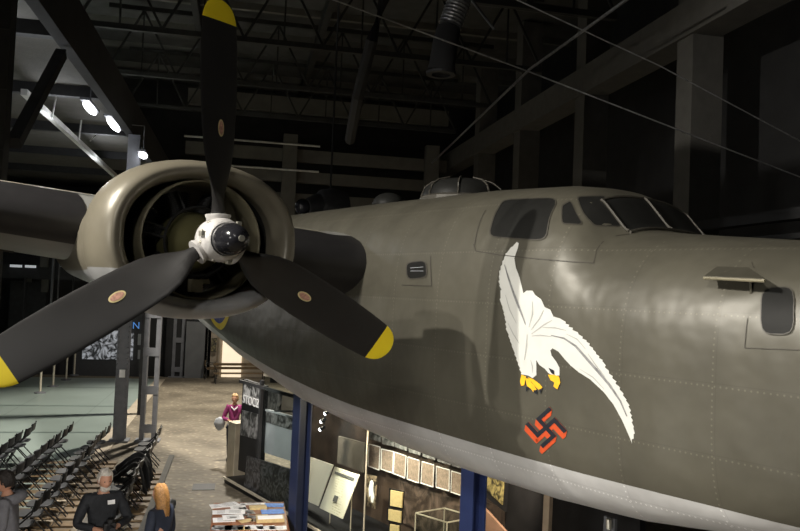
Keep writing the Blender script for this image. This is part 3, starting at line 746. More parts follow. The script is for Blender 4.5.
# end wall: horizontal bands of the gallery and its post
for i, (z0, z1, lab) in enumerate(((7.6, 8.3, 'topmost pale girder of the end gallery under the roof'), (5.4, 5.95, 'second pale girder of the end gallery'), (4.45, 4.95, 'third pale girder of the end gallery'), (3.4, 3.95, 'lowest pale girder of the end gallery above the wing'))):
    o = hall_obj('gallery_girder', M['girder'], 34.6, 34.9, -2.6, 9.3, z0, z1); tag(o, lab, 'girder', 'girders of the end gallery')
for px, lab in ((289, 'pale post of the end gallery above the right of the engine'), (432, 'pale post of the end gallery left of the turret')):
    p = ats(px, 180, 34); e = empty('gallery_post', HP(34, (p-CAM).dot(Hp), FLOOR), TH); tag(e, lab, 'post')
    wv = (p-CAM).dot(Hp); MB().box(HP(34.2, wv, 1.0), (.4, .62, 11), Matrix.Rotation(TH, 3, 'Z')).build('post_shaft', M['girder'], e)
    MB().box(HP(34.2, wv, FLOOR+.15), (.6, .85, .3), Matrix.Rotation(TH, 3, 'Z')).build('base_plate', M['irondark'], e)
for y in (141, 167):
    p = ats(250, y, 33.6); o = MB().tube([HP(33.6, -2.6, p.z), HP(33.6, 3.2, p.z)], .045, 8).build('conduit_pipe', M['ironwhite']); tag(o, 'thin bright pipe %s across the end gallery' % ('nearer the roof' if y == 141 else 'just above the wing'), 'pipe')
# left side: crane girder, side aisle with its lit ceiling, columns
WL = -3.05
o = hall_obj('crane_girder', M['wall'], 6, 34, WL-.08, WL+.12, 3.55, 4.5); tag(o, 'long dark riveted girder running down the left of the hall', 'girder')
struct(hall_obj('ceiling_aisle', M['concrete'], 6, 38.8, -15.9, WL-.3, 4.1, 4.2))
def lattice(name, s, w, ztop, lab, wd=.42, face='w', m='ironwork', step=1.0, dep=.26):
    e = empty(name, HP(s, w, FLOOR), TH); tag(e, lab, 'column')
    q = Matrix.Rotation(TH, 3, 'Z'); H_ = ztop-FLOOR
    for k in (-1, 1):
        MB().box(HP(s, w+k*wd*.36, FLOOR+H_/2), (dep, wd*.26, H_), q).build('channel', M[m], e)
    n = int(H_/step)
    for i in range(n): MB().box(HP(s-dep/2-.01, w, FLOOR+.35+i*step), (.02, wd, .22), q).build('batten_plate', M[m], e)
    MB().box(HP(s, w, FLOOR+.02), (dep*1.8, wd*1.5, .04), q).build('base_plate', M[m], e); return e
def hw_(px, py, z=FLOOR):
    p = at(px, py, 2, z)-CAM; return p.dot(Hh), p.dot(Hp)
s, w = hw_(119, 441)
e = empty('steel_column', HP(s, w, FLOOR), TH); tag(e, 'grey riveted steel column beside the stage, left of the pair at the chair row ends', 'column')
q_ = Matrix.Rotation(TH, 3, 'Z')
MB().box(HP(s, w, -.48), (.26, .08, 8.04), q_).box(HP(s-.13, w, -.48), (.02, .30, 8.04), q_).box(HP(s+.13, w, -.48), (.02, .30, 8.04), q_).build('column_web', M['ironwork'], e)
for k in (-1, 1):
    rv = MB()
    for i in range(36): rv.sphere(HP(s-.15, w+k*.12, FLOOR+.2+i*.14), (.022, .022, .022), 6, 4)
    rv.build('rivet_line', M['ironwork'], e)
MB().box(HP(s, w, FLOOR+.02), (.5, .5, .04), q_).build('base_plate', M['ironwork'], e)
MB().box(HP(s-.2, w+.02, FLOOR+1.78), (.06, .14, .2), q_).build('junction_box', M['badge'], e)
s, w = hw_(147.5, 441); lattice('lattice_column', s, w, 2.5, 'grey battened steel column, right of the pair at the chair row ends', .42)
s, w = hw_(141, 415); MBo = hall_obj('dark_column', M['irondark'], s, s+.25, w-.12, w+.12, FLOOR, 3.2); tag(MBo, 'narrow dark column standing just behind the battened column', 'column')
s, w = hw_(177, 377); lattice('lattice_column', s, w, 3.2, 'farther grey battened column in front of the dark doorway', .50, step=1.3)
# near left tall column seen above the wing
e = lattice('lattice_column', 11.0, -3.42, 3.5, 'dark lattice column above the wing at the left edge', .60, m='irondark', step=.8)
a = ats(30, 146, 11.3); b = HP(13.6, WL, 3.7); o = MB().bar(HP(11.25, -3.1, 1.5), HP(13.6, -3.1, 3.45), .16, .16).build('column_brace', M['irondark']); tag(o, 'dark diagonal brace rising from the left lattice column', 'brace')
a = atw(24, 92, -4.6); b = atw(126, 186, -4.6); o = MB().bar(a, b, .13, .13).build('roof_strut', M['ironwhite']); tag(o, 'pale diagonal strut under the side aisle roof', 'strut')
for x0, y0, x1, y1, lab in ((57, 92, 52, 118, 'thin pale hanger nearest the left column'), (82, 115, 79, 140, 'thin pale hanger in the middle of the strut'), (103, 128, 90, 141, 'thin bent pale bracket near the second lamp')):
    o = MB().tube([atw(x0, y0, -4.5), atw(x1, y1, -4.5)], .022, 6).build('hanger_rod', M['ironwhite']); tag(o, lab, 'rod')
for i in range(5): 
    s = 14+i*4.5; o = hall_obj('aisle_rafter', M['irondark'], s, s+.2, -15.8, WL-.3, 3.85, 4.1); struct(o)
# pendant lamps
for px, py, ln_, lab in ((90, 108.5, .62, 'glowing tube lamp nearest the left column'), (113.5, 125, .9, 'glowing tube lamp in the middle of the three'), (143, 155.5, .35, 'glowing lamp just above the engine cowling')):
    p = atw(px, py, -3.5 if px < 140 else -2.62); e = empty('pendant_lamp', p); tag(e, lab, 'lamp', 'lamps under the side girder')
    q = Matrix.Rotation(TH, 3, 'Z')
    mb = MB().sphere((0, 0, 0), (ln_, .10, .07), 20, 10); mb.v = [p+q @ v for v in mb.v]; mb.build('lamp_glass', M['lampglow'], e, smooth=True)
    MB().box(p+Vector((0, 0, .07)), (ln_*2.1, .2, .05), q).build('lamp_housing', M['ironwork'], e)
    if px < 140: MB().tube([p+Vector((0, 0, .09)), Vector((p.x, p.y, 4.1))], .015, 6).build('lamp_stem', M['ironwork'], e)
    else: MB().tube([p+Vector((0, 0, .09)), Vector((p.x, p.y, 3.75)), Vector((p.x, p.y, 3.75))-Hp*.32], .015, 6).build('lamp_stem', M['ironwork'], e)
for s_ in (14, 19, 25):
    l = bpy.data.lights.new('aisle_lamp_light', 'POINT'); l.energy = 55; l.color = (.92, .96, 1); l.shadow_soft_size = .2
    o = bpy.data.objects.new('aisle_lamp_light', l); COL.objects.link(o); o.location = HP(s_, -4.3, 3.0)
# hanging spiral duct
e = empty('ventilation_duct', atd(440, 76, 15)); tag(e, 'silver ventilation duct with a black lower nozzle hanging from the roof', 'duct')
A_ = [atd(474, -40, 15), atd(462, -4, 15), atd(450, 26, 15)]; pts = []; rd = []
dd = (A_[2]-A_[0]); 
for i in range(61):
    pts.append(A_[0]+dd*(i/60)); rd.append(.225+(.014 if i % 3 == 0 else 0))
MB().tube(pts, rd, 20).build('spiral_pipe', M['duct'], e, smooth=True)
B_ = [atd(449, 28, 15), atd(446, 40, 15), atd(442, 66, 15), atd(441, 72, 15)]
MB().tube(B_, [.23, .25, .26, .29], 20).build('duct_nozzle', M['wall'], e, smooth=True)
MB().lathe([(-.02, .29), (.03, .30), (.03, .20), (-.02, .19), (-.02, .29)], atd(441, 74, 15), 'z', 20).build('nozzle_ring', M['irondark'], e)
a = atd(470, -2, 16); b = atd(494, 29, 16); o = MB().tube([a, b], .03, 6).build('stay_rod', M['ironwork']); tag(o, 'short grey stay rod right of the ventilation duct', 'rod')
o = MB().tube([atd(385, -4, 17), atd(372, 40, 17), atd(358, 96, 18), atd(350, 140, 20)], .14, 8).build('hanging_pipe', M['wall']); tag(o, 'dark hanging pipe descending through the roof steel', 'pipe')
# cables
def cable(pts, r, lab):
    o = MB().tube(pts, r, 6).build('steel_cable', M['duct']); tag(o, lab, 'cable', 'long steel cables under the roof')
cable([atd(318, -6, 9), atd(530, 72, 9.8), atd(740, 154, 10.6), atd(860, 200, 11.4)], .009, 'long steel cable crossing from top centre down over the cockpit')
cable([atd(500, -8, 9), atd(660, 66, 9.8), atd(800, 141, 10.6), atd(880, 184, 11.2)], .008, 'upper right steel cable crossing in front of the widest pillar')
cable([ats(432, 163, 30), at(530, 69, 2, 5.6), at(626, 0, 2, 5.6), at(660, -26, 2, 5.6)], .035, 'thick dark cable running beside the concrete beam at right')
# dark round housing behind the wing root
e = empty('round_housing', atd(320, 214, 13.2)); tag(e, 'dark rounded drum with a glossy round end above the wing root', 'drum')
a = atd(345, 208, 13.5); b = atd(318, 206, 13.2)
MB().tube([a+(b-a)*t for t in (0, .1, .5, .9, 1)], [.13, .29, .33, .29, .22], 20).build('drum_body', M['wall'], e, smooth=True)
MB().sphere(atd(303, 207, 13.0), (.145, .145, .145)).build('glossy_end', M['dome'], e, smooth=True)
MB().tube([b, atd(306, 207, 13.0)], [.22, .14], 16).build('collar', M['irondark'], e, smooth=True)
dz_ = atd(330, 204, 13.3); MB().tube([dz_, Vector((dz_.x, dz_.y, 9.6))], .02, 6).build('hanger_rod', M['wall'], e)

# ================================================================== FAR END
SF = 35.6
struct(hall_obj('wall_end_lower', M['wall'], SF, SF+.2, -14, -1.9, FLOOR, 3.2))
def fq(px, py, s): p = ats(px, py, s)-CAM; return p.dot(Hp), ats(px, py, s).z
def sheet(name, m, px0, py0, px1, py1, s, lab=None, cat=None, parent=None, th=.03, group=None):
    w0, z0 = fq(px0, py1, s); w1, z1 = fq(px1, py0, s)
    o = MB().box((0, 0, 0), (th, w1-w0, z1-z0)).build(name, m); o.location = HP(s, (w0+w1)/2, (z0+z1)/2); o.rotation_euler = (0, 0, TH)
    if parent: o.parent = parent; o.matrix_parent_inverse = wm(parent).inverted()
    if lab: tag(o, lab, cat, group)
    return o
e = empty('exhibition_wall', HP(35.3, -5.5, FLOOR), TH); tag(e, 'black exhibition wall with an aerial photo and blue heading at the far end', 'display wall')
sheet('wall_board', mat('exhibition_board', (.035, .036, .04), .5), 72, 311, 145, 377, 35.4, parent=e)
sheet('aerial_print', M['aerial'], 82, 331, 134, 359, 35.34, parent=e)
sheet('text_block', M['greypanel'], 137.5, 334, 143, 345, 35.34, parent=e, th=.02); sheet('text_block', M['greypanel'], 137.5, 350, 143, 359, 35.34, parent=e, th=.02)
def text(body, name, m, loc, size, parent, rot, ext=.004):
    cu = bpy.data.curves.new(name, 'FONT'); cu.body = body; cu.size = size; cu.extrude = ext; cu.align_x = 'LEFT'
    tmp = bpy.data.objects.new('tmp', cu); COL.objects.link(tmp); me = bpy.data.meshes.new_from_object(tmp.evaluated_get(bpy.context.evaluated_depsgraph_get())); bpy.data.objects.remove(tmp); me.name = name
    o = bpy.data.objects.new(name, me); COL.objects.link(o); me.materials.clear(); me.materials.append(m); o.location = loc; o.rotation_euler = rot
    o.parent = parent; o.matrix_parent_inverse = wm(parent).inverted(); return o
FR = (R(90), 0, math.atan2(Hp.y, Hp.x))
w_, z_ = fq(108.8, 328, 35.3); text('O', 'heading_letter', M['letter'], HP(35.32, w_, z_), .42, e, FR)
w_, z_ = fq(129.5, 328.5, 35.3); text('IN', 'heading_letter', M['letter'], HP(35.32, w_, z_), .42, e, FR)
sheet('white_pilaster', M['ironwhite'], 158, 250, 164, 379, 34.6, 'tall white pilaster between the exhibition wall and dark doorway', 'pilaster', th=.3)
o = sheet('dark_opening', M['wall'], 164, 300, 186, 378, 35.4); struct(o); o.name = 'door_2'
e = empty('grey_partition', HP(35.0, -1.3, FLOOR), TH); tag(e, 'plain grey partition right of the far battened column', 'partition')
sheet('partition_panel', M['doorgrey'], 184, 322, 206, 378, 35.2, parent=e, th=.08); sheet('partition_edge', M['ironwhite'], 206, 318, 209, 378, 35.1, parent=e, th=.1)
o = sheet('wall_far_beige', M['beige'], 209, 300, 330, 382, 36.0, th=.2); struct(o)
o = sheet('bright_opening', M['doorglow'], 221, 330, 243, 378, 35.8, th=.05); struct(o); o.name = 'door_1'
sheet('door_jamb', M['beige'], 217, 328, 221, 379, 35.7, th=.15)['kind'] = 'structure'
bpy.data.objects['door_jamb'].name = 'trim_1'
sheet('framed_picture', M['foliage'], 211, 338, 217, 352, 35.75, 'small framed picture on the beige far wall', 'picture')
o = sheet('upper_facade', M['doorgrey'], 60, 262, 345, 316, 35.9, th=.2); struct(o); o.name = 'wall_far_upper'
# industrial mezzanine behind and below the wing
e = empty('mezzanine', HP(33, -9, -1.0), TH); tag(e, 'dark steel mezzanine with a strip light below the left wing', 'mezzanine')
sheet('deck_beam', M['irondark'], -40, 268, 84, 276, 33, parent=e, th=.4)
sheet('back_panel', M['irondark'], -40, 240, 84, 268, 35, parent=e, th=.1)
sheet('strip_light', M['strip'], 10, 265, 22, 267, 32.7, parent=e, th=.05); sheet('strip_light', M['strip'], 25, 265.5, 36, 267.5, 32.7, parent=e, th=.05)
sheet('pale_panel', M['concrete'], 40, 250, 49, 267, 32.6, parent=e, th=.1)
for i, (a0, b0, a1, b1, mm, lab) in enumerate(((49, 250, 55, 330, 'ironwork', 'grey steel post left of the nacelle below the wing'), (56, 254, 60, 330, 'ironwork', 'slim grey post right beside another left of the nacelle'), (22, 276, 25, 345, 'irondark', 'thin dark post under the mezzanine'), (72, 262, 74, 310, 'irondark', 'thin dark post under the nacelle'))):
    sheet('mezzanine_post', M[mm], a0, b0, a1, b1, 31.5+.2*i, lab, 'post', th=.2)
e = empty('machine_cabinet', HP(32.5, -8.3, FLOOR), TH); tag(e, 'dark machine with pale panels standing under the mezzanine', 'machine')
sheet('machine_body', M['irondark'], 8, 282, 48, 345, 34.2, parent=e, th=.4)
for a0, b0, a1, b1, mm in ((41, 277, 49, 292, 'concrete'), (24, 272, 32, 282, 'concrete'), (60, 266, 63, 271, 'ironwhite'), (72, 266, 76, 270, 'ironwhite'), (9, 246, 14, 253, 'concrete')): sheet('machine_panel', M[mm], a0, b0, a1, b1, 33.8, parent=e, th=.05)
# rope barrier posts on the stage
for i, (px, py, ty, lab) in enumerate(((40, 393, 370, 'silver barrier post nearest on the stage, leftmost of four'), (53, 386.5, 362, 'second silver barrier post from the left'), (66, 380, 357, 'third silver barrier post from the left'), (74, 375.5, 354, 'farthest silver barrier post, rightmost of four'))):
    p = at(px, py, 2, FLOOR+.03); e = empty('barrier_post', p); tag(e, lab, 'barrier post', 'barrier posts on the stage')
    MB().tube([p, p+Vector((0, 0, 1.0))], .04, 12).build('post_tube', M['edge'], e, smooth=True); MB().lathe([(0, .2), (.03, .2), (.06, .05)], p, 'z', 20).build('foot_disc', M['ironwork'], e)
    MB().sphere(p+Vector((0, 0, 1.02)), .05, 10, 6).build('post_cap', M['edge'], e, smooth=True)
# benches at the far right end of the floor
def bench(px, py, lab, rz, L_=1.7):
    p = at(px, py, 2, FLOOR); e = empty('park_bench', (0, 0, 0)); tag(e, lab, 'bench', 'benches at the far end')
    sl = MB()
    for k in range(4): MB().box((0, .02+k*.12, .43), (L_, .09, .03)).build('seat_slat', M['wood'], e)
    for k in range(2): MB().box((0, .50+k*.02, .62+k*.16), (L_, .03, .11)).build('back_slat', M['wood'], e)
    for sx in (-1, 1):
        x = sx*(L_/2-.08); f = MB(); f.tube([(x, 0, 0), (x, .02, .42), (x, .46, .42), (x, .55, .88)], .02, 6); f.tube([(x, .48, 0), (x, .44, .42)], .02, 6); f.tube([(x, 0, .42), (x, -.02, .62), (x, .22, .66), (x, .50, .64)], .018, 6)
        f.build('end_frame', M['irondark'], e)
    e.location = p; e.rotation_euler = (0, 0, rz); return e
bench(215, 378, 'small dark iron bench seen end-on by the bright doorway', TH+R(10), .9)
bench(240, 384, 'long wooden bench in front of the bright doorway', TH-R(90)+R(8), 2.2)

# ================================================================== FLOOR OF THE HALL
for i, w in enumerate((-4.15, -3.37, -2.37, -1.40)):
    o = hall_obj('floor_kerb', M['concrete'], 8, 18.9 if i < 3 else 19.2, w-.06, w+.06, FLOOR, FLOOR+.05); struct(o)
for i in range(28):
    pass
def planks(w0, w1, s0, s1, lab):
    e = empty('plank_strip', HP((s0+s1)/2, (w0+w1)/2, FLOOR), TH); tag(e, lab, 'floor boards', None, 'stuff')
    mb = MB(); s = s0
    while s < s1: hbox(mb, s, s+.26, w0, w1, FLOOR, FLOOR+.035); s += .42
    mb.build('floor_boards', M['wood'], e)
planks(-4.10, -3.45, 11.7, 18.6, 'brown boards under the second row of chairs'); planks(-3.30, -2.55, 11.7, 18.6, 'brown boards under the third row of chairs'); planks(-2.15, -1.46, 9, 17.6, 'brown boards under the row of chairs nearest the cobbles')
rr_ = MB()
hbox(rr_, 9, 18.3, -1.45, -1.42, FLOOR, FLOOR+.03); 
s = 9
while s < 18.2: hbox(rr_, s, s+.12, -1.42, -1.36, FLOOR, FLOOR+.02); s += .34
o = rr_.build('rail_edging', M['irondark']); tag(o, 'dark toothed steel edging along the cobbles by the last chair row', 'edging')
o = hall_obj('floor_grate', M['irondark'], 16.1, 16.6, -.75, -.3, FLOOR, FLOOR+.01); tag(o, 'small dark grate in the cobbles left of the display base', 'grate')
# folding chairs
def make_chair():
    e = empty('folding_chair'); w = .21
    st = MB(); n = 20; top_ = []; 
    for zz in (.445, .47):
        top_.append([Vector((w*math.copysign(abs(math.cos(t))**.55, math.cos(t)), .02+.20*math.copysign(abs(math.sin(t))**.55, math.sin(t)), zz)) for t in [2*math.pi*i/n for i in range(n)]])
    st.loft(top_, caps=True).build('seat', M['chairseat'], e, bevel=.006)
    bk = MB(); bk.loft([[Vector((x, -.235-.03*(1-(x/.2)**2)-(z-.7)*.14, z+.012*(1-(x/.2)**2))) for z in (.68, .84)] for x in [-.2+.05*i for i in range(9)]], close=False)
    b_ = bk.build('backrest', M['chairframe'], e); sm_ = b_.modifiers.new('thick', 'SOLIDIFY'); sm_.thickness = .018
    for sx in (-1, 1):
        x = sx*.215
        MB().tube([(x, .24, .012), (x, .02, .46), (x, -.20, .66), (x*.96, -.25, .86)], .0125, 6).build('front_leg', M['chairframe'], e)
        MB().tube([(x*.9, -.27, .012), (x*.9, .12, .44)], .0125, 6).build('rear_leg', M['chairframe'], e)
    MB().tube([(-.21, .16, .16), (.21, .16, .16)], .010, 6).build('stretcher', M['chairframe'], e); MB().tube([(-.19, -.19, .12), (.19, -.19, .12)], .010, 6).build('stretcher', M['chairframe'], e)
    return e
proto = make_chair(); first = True
rows = [(-4.65, 18.75, 10, 'row of chairs standing on the teal stage', 'far left row on the teal stage'), (-3.86, 18.64, 13, 'second row of chairs', 'row at the stage edge'), (-3.02, 18.52, 12, 'third row of chairs', 'middle row'), (-1.86, 18.29, 13, 'row of chairs nearest the cobbles', 'row nearest the cobbles')]
NTH = ['farthest', 'second farthest', 'third farthest', 'fourth farthest', 'fifth farthest', 'sixth', 'seventh', 'eighth', 'ninth', 'tenth', 'eleventh', 'twelfth', 'thirteenth', 'fourteenth', 'fifteenth']
for w, s0, n, grp, rn in rows:
    for k in range(n):
        s = s0-.555*k
        if w == -1.86 and k in (9,): pass
        c = proto if first else copy_tree(proto); first = False
        c.location = HP(s, w+random.uniform(-.03, .03), FLOOR+(.03 if w < -3.4 else 0)+(.036 if w == -3.86 else .036 if w > -3.4 else 0)-(.03 if w == -3.86 else 0))
        c.rotation_euler = (0, 0, TH+random.uniform(-.06, .06))
        tag(c, '%s black folding chair %s in the %s' % (NTH[k], 'from the columns' if k > 4 else 'chair', rn) if k > 4 else '%s black folding chair in the %s' % (NTH[k], rn), 'chair', grp)
# coats heaped over two chairs, and a bag under them
def cloth_lump(name, c, rad, m, lab, cat, seed=1, n=32, mm=20, q=None, amp=.18):
    random.seed(seed); mb = MB().sphere((0, 0, 0), rad, n, mm); ph = [random.uniform(0, 6) for _ in range(8)]
    for v in mb.v:
        f = 1+amp*math.sin(5*v.x/rad[0]+ph[0]+2*v.z/rad[2])+amp*.7*math.sin(7*v.y/rad[1]+ph[1]+3*v.x/rad[0])+amp*.4*math.sin(11*v.z/rad[2]+ph[2])
        v.x *= f; v.y *= f; v.z = v.z*f if v.z > 0 else v.z*(1+.25*math.sin(6*v.x/rad[0]+ph[3]))
    q = q or Matrix.Rotation(TH, 3, 'Z'); mb.v = [Vector(c)+q @ v for v in mb.v]; o = mb.build(name, m, smooth=True, auto=False); tag(o, lab, cat); return o
def draped(name, s0, s1, prof, m, lab, seed):
    random.seed(seed); ph = [random.uniform(0, 6) for _ in range(6)]; rings = []
    n = 26
    for i in range(n+1):
        t = i/n; s = s0+(s1-s0)*t; row = []
        for j, (w, z) in enumerate(prof):
            u = j/(len(prof)-1); edge = abs(u-.45)*2
            row.append(HP(s+.05*math.sin(6*u+ph[0]), w+.03*math.sin(14*t+ph[1]+3*u)*(.3+edge), FLOOR+z+.035*math.sin(9*t+ph[2])+.03*math.sin(17*t+5*u+ph[3])-(.14*edge*abs(math.sin(3.1*t+ph[4])) if z < .8 else 0)))
        rings.append(row)
    o = MB().loft(rings, close=False).build(name, m, smooth=True, auto=False); o.modifiers.new('thick', 'SOLIDIFY').thickness = .03; o.modifiers.new('sub', 'SUBSURF').render_levels = 1
    return tag(o, lab, 'coat')
draped('folded_coat', 14.75, 15.65, [(-2.34, .36), (-2.28, .50), (-2.15, .60), (-2.0, .66), (-1.86, .76), (-1.74, .86), (-1.64, .84), (-1.58, .66), (-1.54, .50), (-1.52, .40)], M['coat'], 'heap of black coats over chairs in the row nearest the cobbles', 3)
draped('draped_coat', 15.0, 15.45, [(-2.1, .70), (-1.92, .80), (-1.76, .92), (-1.66, .93), (-1.56, .86), (-1.50, .70), (-1.48, .50)], M['coat'], 'upper black coat draped over the heap of coats on the chair backs', 5)
cloth_lump('shoulder_bag', HP(14.6, -1.12, FLOOR+.12), (.26, .18, .11), M['black'], 'black bag on the floor beside the chair row nearest the cobbles', 'bag', 6, amp=.08)

# ================================================================== DISPLAY UNDER THE BOMBER
def ysheet(name, m, quad, yv, th=.02, lab=None, cat=None, parent=None, group=None, org=True):
    pts = [at(px, py, 1, yv) for px, py in quad]; c = sum(pts, Vector())/len(pts)
    o = MB().quad(pts, th, (0, 1, 0)).build(name, m, parent, origin=c)
    if lab: tag(o, lab, cat, group)
    return o
def xz(name, m, x0, x1, z0, z1, yv, th=.05, parent=None): return MB().box(((x0+x1)/2, yv+th/2, (z0+z1)/2), (x1-x0, th, z1-z0)).build(name, m, parent)
YD = 4.42
e = empty('display_case', (-5.5, 5.0, FLOOR)); tag(e, 'long glazed museum showcase with brown back wall under the bomber', 'showcase')
xz('back_wall', M['case'], -8.6, -1.9, FLOOR, -2.1, 5.62, .06, e); xz('patterned_panel', M['mapwall'], -5.4, -2.6, FLOOR+.3, -3.35, 5.58, .02, e)
xz('plinth', M['casedark'], -10.1, -1.9, FLOOR, FLOOR+.12, YD, 1.2, e)
xz('glass_front', M['clearglass'], -8.4, -1.9, FLOOR+.12, -2.0, YD, .01, e)
for x in (at(367, 450, 1, YD).x, -1.92): MB().box((x, YD, (FLOOR-2.0)/2), (.016, .016, -2.0-FLOOR)).build('glazing_bar', M['edge'], e)
xz('top_rail', M['edge'], -8.4, -1.9, -2.05, -1.99, YD-.02, .05, e); xz('base_rail', M['edge'], -10.1, -1.9, FLOOR+.10, FLOOR+.14, YD-.04, .04, e)
for x in (-6.9, -5.0, -3.1): MB().box((x, 5.0, -2.12), (.08, 1.1, .05)).build('ceiling_bar', M['irondark'], e)
fr = [((369, 444), (380, 447), (379, 470), (368, 466)), ((381.5, 449), (393.5, 451.5), (392.5, 473), (381, 469)), ((394.5, 452), (406, 456), (405, 478), (393.5, 473.5)), ((408, 457), (419.5, 460.5), (418.5, 483), (407, 479)), ((422, 461.5), (434, 465), (433, 487), (421, 483)), ((436.6, 466.4), (449.5, 470), (449, 491), (436, 487)), ((451.5, 471), (465, 475), (464, 496.5), (451, 492))]
ordn = ['leftmost', 'second', 'third', 'middle', 'fifth', 'sixth', 'rightmost']
for i, q in enumerate(fr):
    t = ysheet('text_sheet', M['textpanel'], q, 5.45, .02, '%s of the seven pinkish text sheets hanging in the showcase' % ordn[i] if i not in (1, 2, 4, 5) else '%s from the left of the seven pinkish text sheets hanging in the showcase' % ordn[i], 'text sheet', group='text sheets in the showcase')
    pts = [at(px, py, 1, 5.44) for px, py in q]; 
    for j in range(4): MB().bar(pts[j], pts[(j+1) % 4], .012, .012).build('sheet_edge', M['paper'], t)
    q2 = [(x+.6, y-19) for x, y in q[:2]]+[(x+.6, y-5) for x, y in q[:2]][::-1]
    ysheet('portrait_photo', M['bwphoto2'], q2, 5.45, .02, 'dark portrait photo above the %s pinkish text sheet' % (ordn[i] if i in (0, 3, 6) else ordn[i]+' from left'), 'photo', group='portraits above the text sheets')
ysheet('blank_panel', M['olivepanel'], [(338.4, 436), (364.8, 443), (363, 472.5), (337, 463)], 5.25, .03, 'plain dull olive panel behind the open documents', 'panel')
def page(quad, yv, lab, label_group=None):
    pts = [at(px, py, 1, yv) for px, py in quad]; pts[0].y += .10; pts[1].y += .10; c = sum(pts, Vector())/4
    o = MB().quad(pts, .015, (0, 1, .2)).build('document_page', M['page'], origin=c); tag(o, lab, 'document', label_group); return o, pts
o, p_ = page([(294, 453.7), (328, 465.7), (318, 506), (282, 489.7)], 4.60, 'large cream page leaning partly behind the dark blue post', 'large document pages')
o, p_ = page([(329.5, 467.5), (354, 476), (342.5, 519), (319.5, 508)], 4.60, 'large printed page with a small portrait right of the blue post', 'large document pages')
def on(u, v, off=-.012): a = p_[0].lerp(p_[1], u); b = p_[3].lerp(p_[2], u); r_ = a.lerp(b, v); r_ = r_.copy(); r_.y += off; return r_
MB().quad([on(.12, .08), on(.9, .08), on(.9, .13), on(.12, .13)], .006, (0, -1, 0)).build('heading_bar', M['ink'], o)
MB().quad([on(.42, .58), on(.58, .58), on(.58, .72), on(.42, .72)], .006, (0, -1, 0)).build('small_portrait', M['ink'], o)
for x in (306, 330, 350):
    a = at(x-4, 520, 1, 4.72); 
e = empty('document_stand', (-5.2, 4.75, FLOOR+.12)); tag(e, 'thin metal stand holding the large document pages', 'stand')
for px in (303, 331, 352): a = at(px, 490, 1, 4.78); MB().tube([(a.x, 4.78, FLOOR+.12), (a.x, 4.78, a.z)], .012, 6).build('stand_rod', M['edge'], e)
b_ = ysheet('child_photo', M['sepia'], [(365, 474), (376.5, 476.5), (375, 509), (363.8, 505)], 5.1, .02, 'tall narrow sepia photo of a standing figure in white', 'photo')
ysheet('figure', M['paper'], [(370, 481), (372, 480), (373.5, 483), (373, 488), (374, 497), (373, 503), (371, 502), (370.5, 495), (369, 497), (368.5, 489)], 5.09, .004, parent=b_)
for q, lab in ((((390.5, 490), (402.5, 492.5), (401.5, 508), (390, 505.5)), 'topmost of three yellowed cards in the showcase'), (((388.5, 509), (401, 511.5), (400.5, 523), (388, 520)), 'middle of three yellowed cards in the showcase'), (((390, 524), (399, 526), (398.5, 540), (389.5, 538)), 'lowest of three yellowed cards in the showcase')):
    c_ = ysheet('yellow_card', M['tanpaper'], q, 4.95, .02, lab, 'card', group='yellowed cards in the showcase')
    c0 = sum((Vector(p) for p in q), Vector((0, 0)))/4; ysheet('card_backing', M['casedark'], [tuple(c0+(Vector(p)-c0)*1.22) for p in q], 4.975, .015, parent=c_)
# small glass box
e = empty('glass_box', at(440, 545, 1, 4.9)); tag(e, 'glass box with pale edges at the bottom of the showcase', 'glass box')
T = [at(415.7, 513, 1, 4.85), at(447, 522.5, 1, 4.85)]; dv = Vector((0, .55, 0)); H_ = Vector((0, 0, -.62))
T4 = [T[0], T[1], T[1]+dv, T[0]+dv]
for i in range(4):
    MB().bar(T4[i], T4[(i+1) % 4], .016, .016).build('top_edge', M['edge'], e); MB().bar(T4[i], T4[i]+H_, .016, .016).build('corner_edge', M['edge'], e)
for i in range(4): MB().quad([T4[i]*.98+T4[(i+1) % 4]*.02, T4[(i+1) % 4]*.98+T4[i]*.02, T4[(i+1) % 4]*.98+T4[i]*.02+H_, T4[i]*.98+T4[(i+1) % 4]*.02+H_], .004, (0, 1, 0)).build('glass_pane', M['clearglass'], e)
cc = (T4[0]+T4[2])/2+H_*.75
ob = MB().tube([cc+Vector((-.2, 0, 0)), cc+Vector((.2, .05, .06))], [.05, .03], 10).build('museum_relic', M['edge']); tag(ob, 'small pale relic lying inside the glass box', 'relic')
xz_ = MB().box((cc.x, cc.y, (cc.z-.06+FLOOR+.12)/2), (.9, .5, cc.z-.06-FLOOR-.12)).build('relic_plinth', M['casedark']); tag(xz_, 'dark plinth carrying the glass box relic', 'plinth')
# spotlights in the case
for px, py, lab in ((326, 413, 'topmost small showcase spotlight right of the blue post'), (322, 421, 'middle small showcase spotlight right of the blue post'), (321, 429, 'lowest small showcase spotlight right of the blue post')):
    p = at(px, py, 1, 4.9); e = empty('case_spotlight', p); tag(e, lab, 'spotlight', 'showcase spotlights')
    MB().tube([p, p+Vector((.08, .02, .05))], [.035, .03], 12).build('spotlight_body', M['irondark'], e, smooth=True); MB().sphere(p+Vector((-.01, -.01, -.01)), .032, 10, 6).build('bulb', M['lampglow'], e, smooth=True)
    MB().tube([p+Vector((.08, .02, .05)), p+Vector((.08, .02, .25))], .01, 6).build('spotlight_arm', M['irondark'], e)
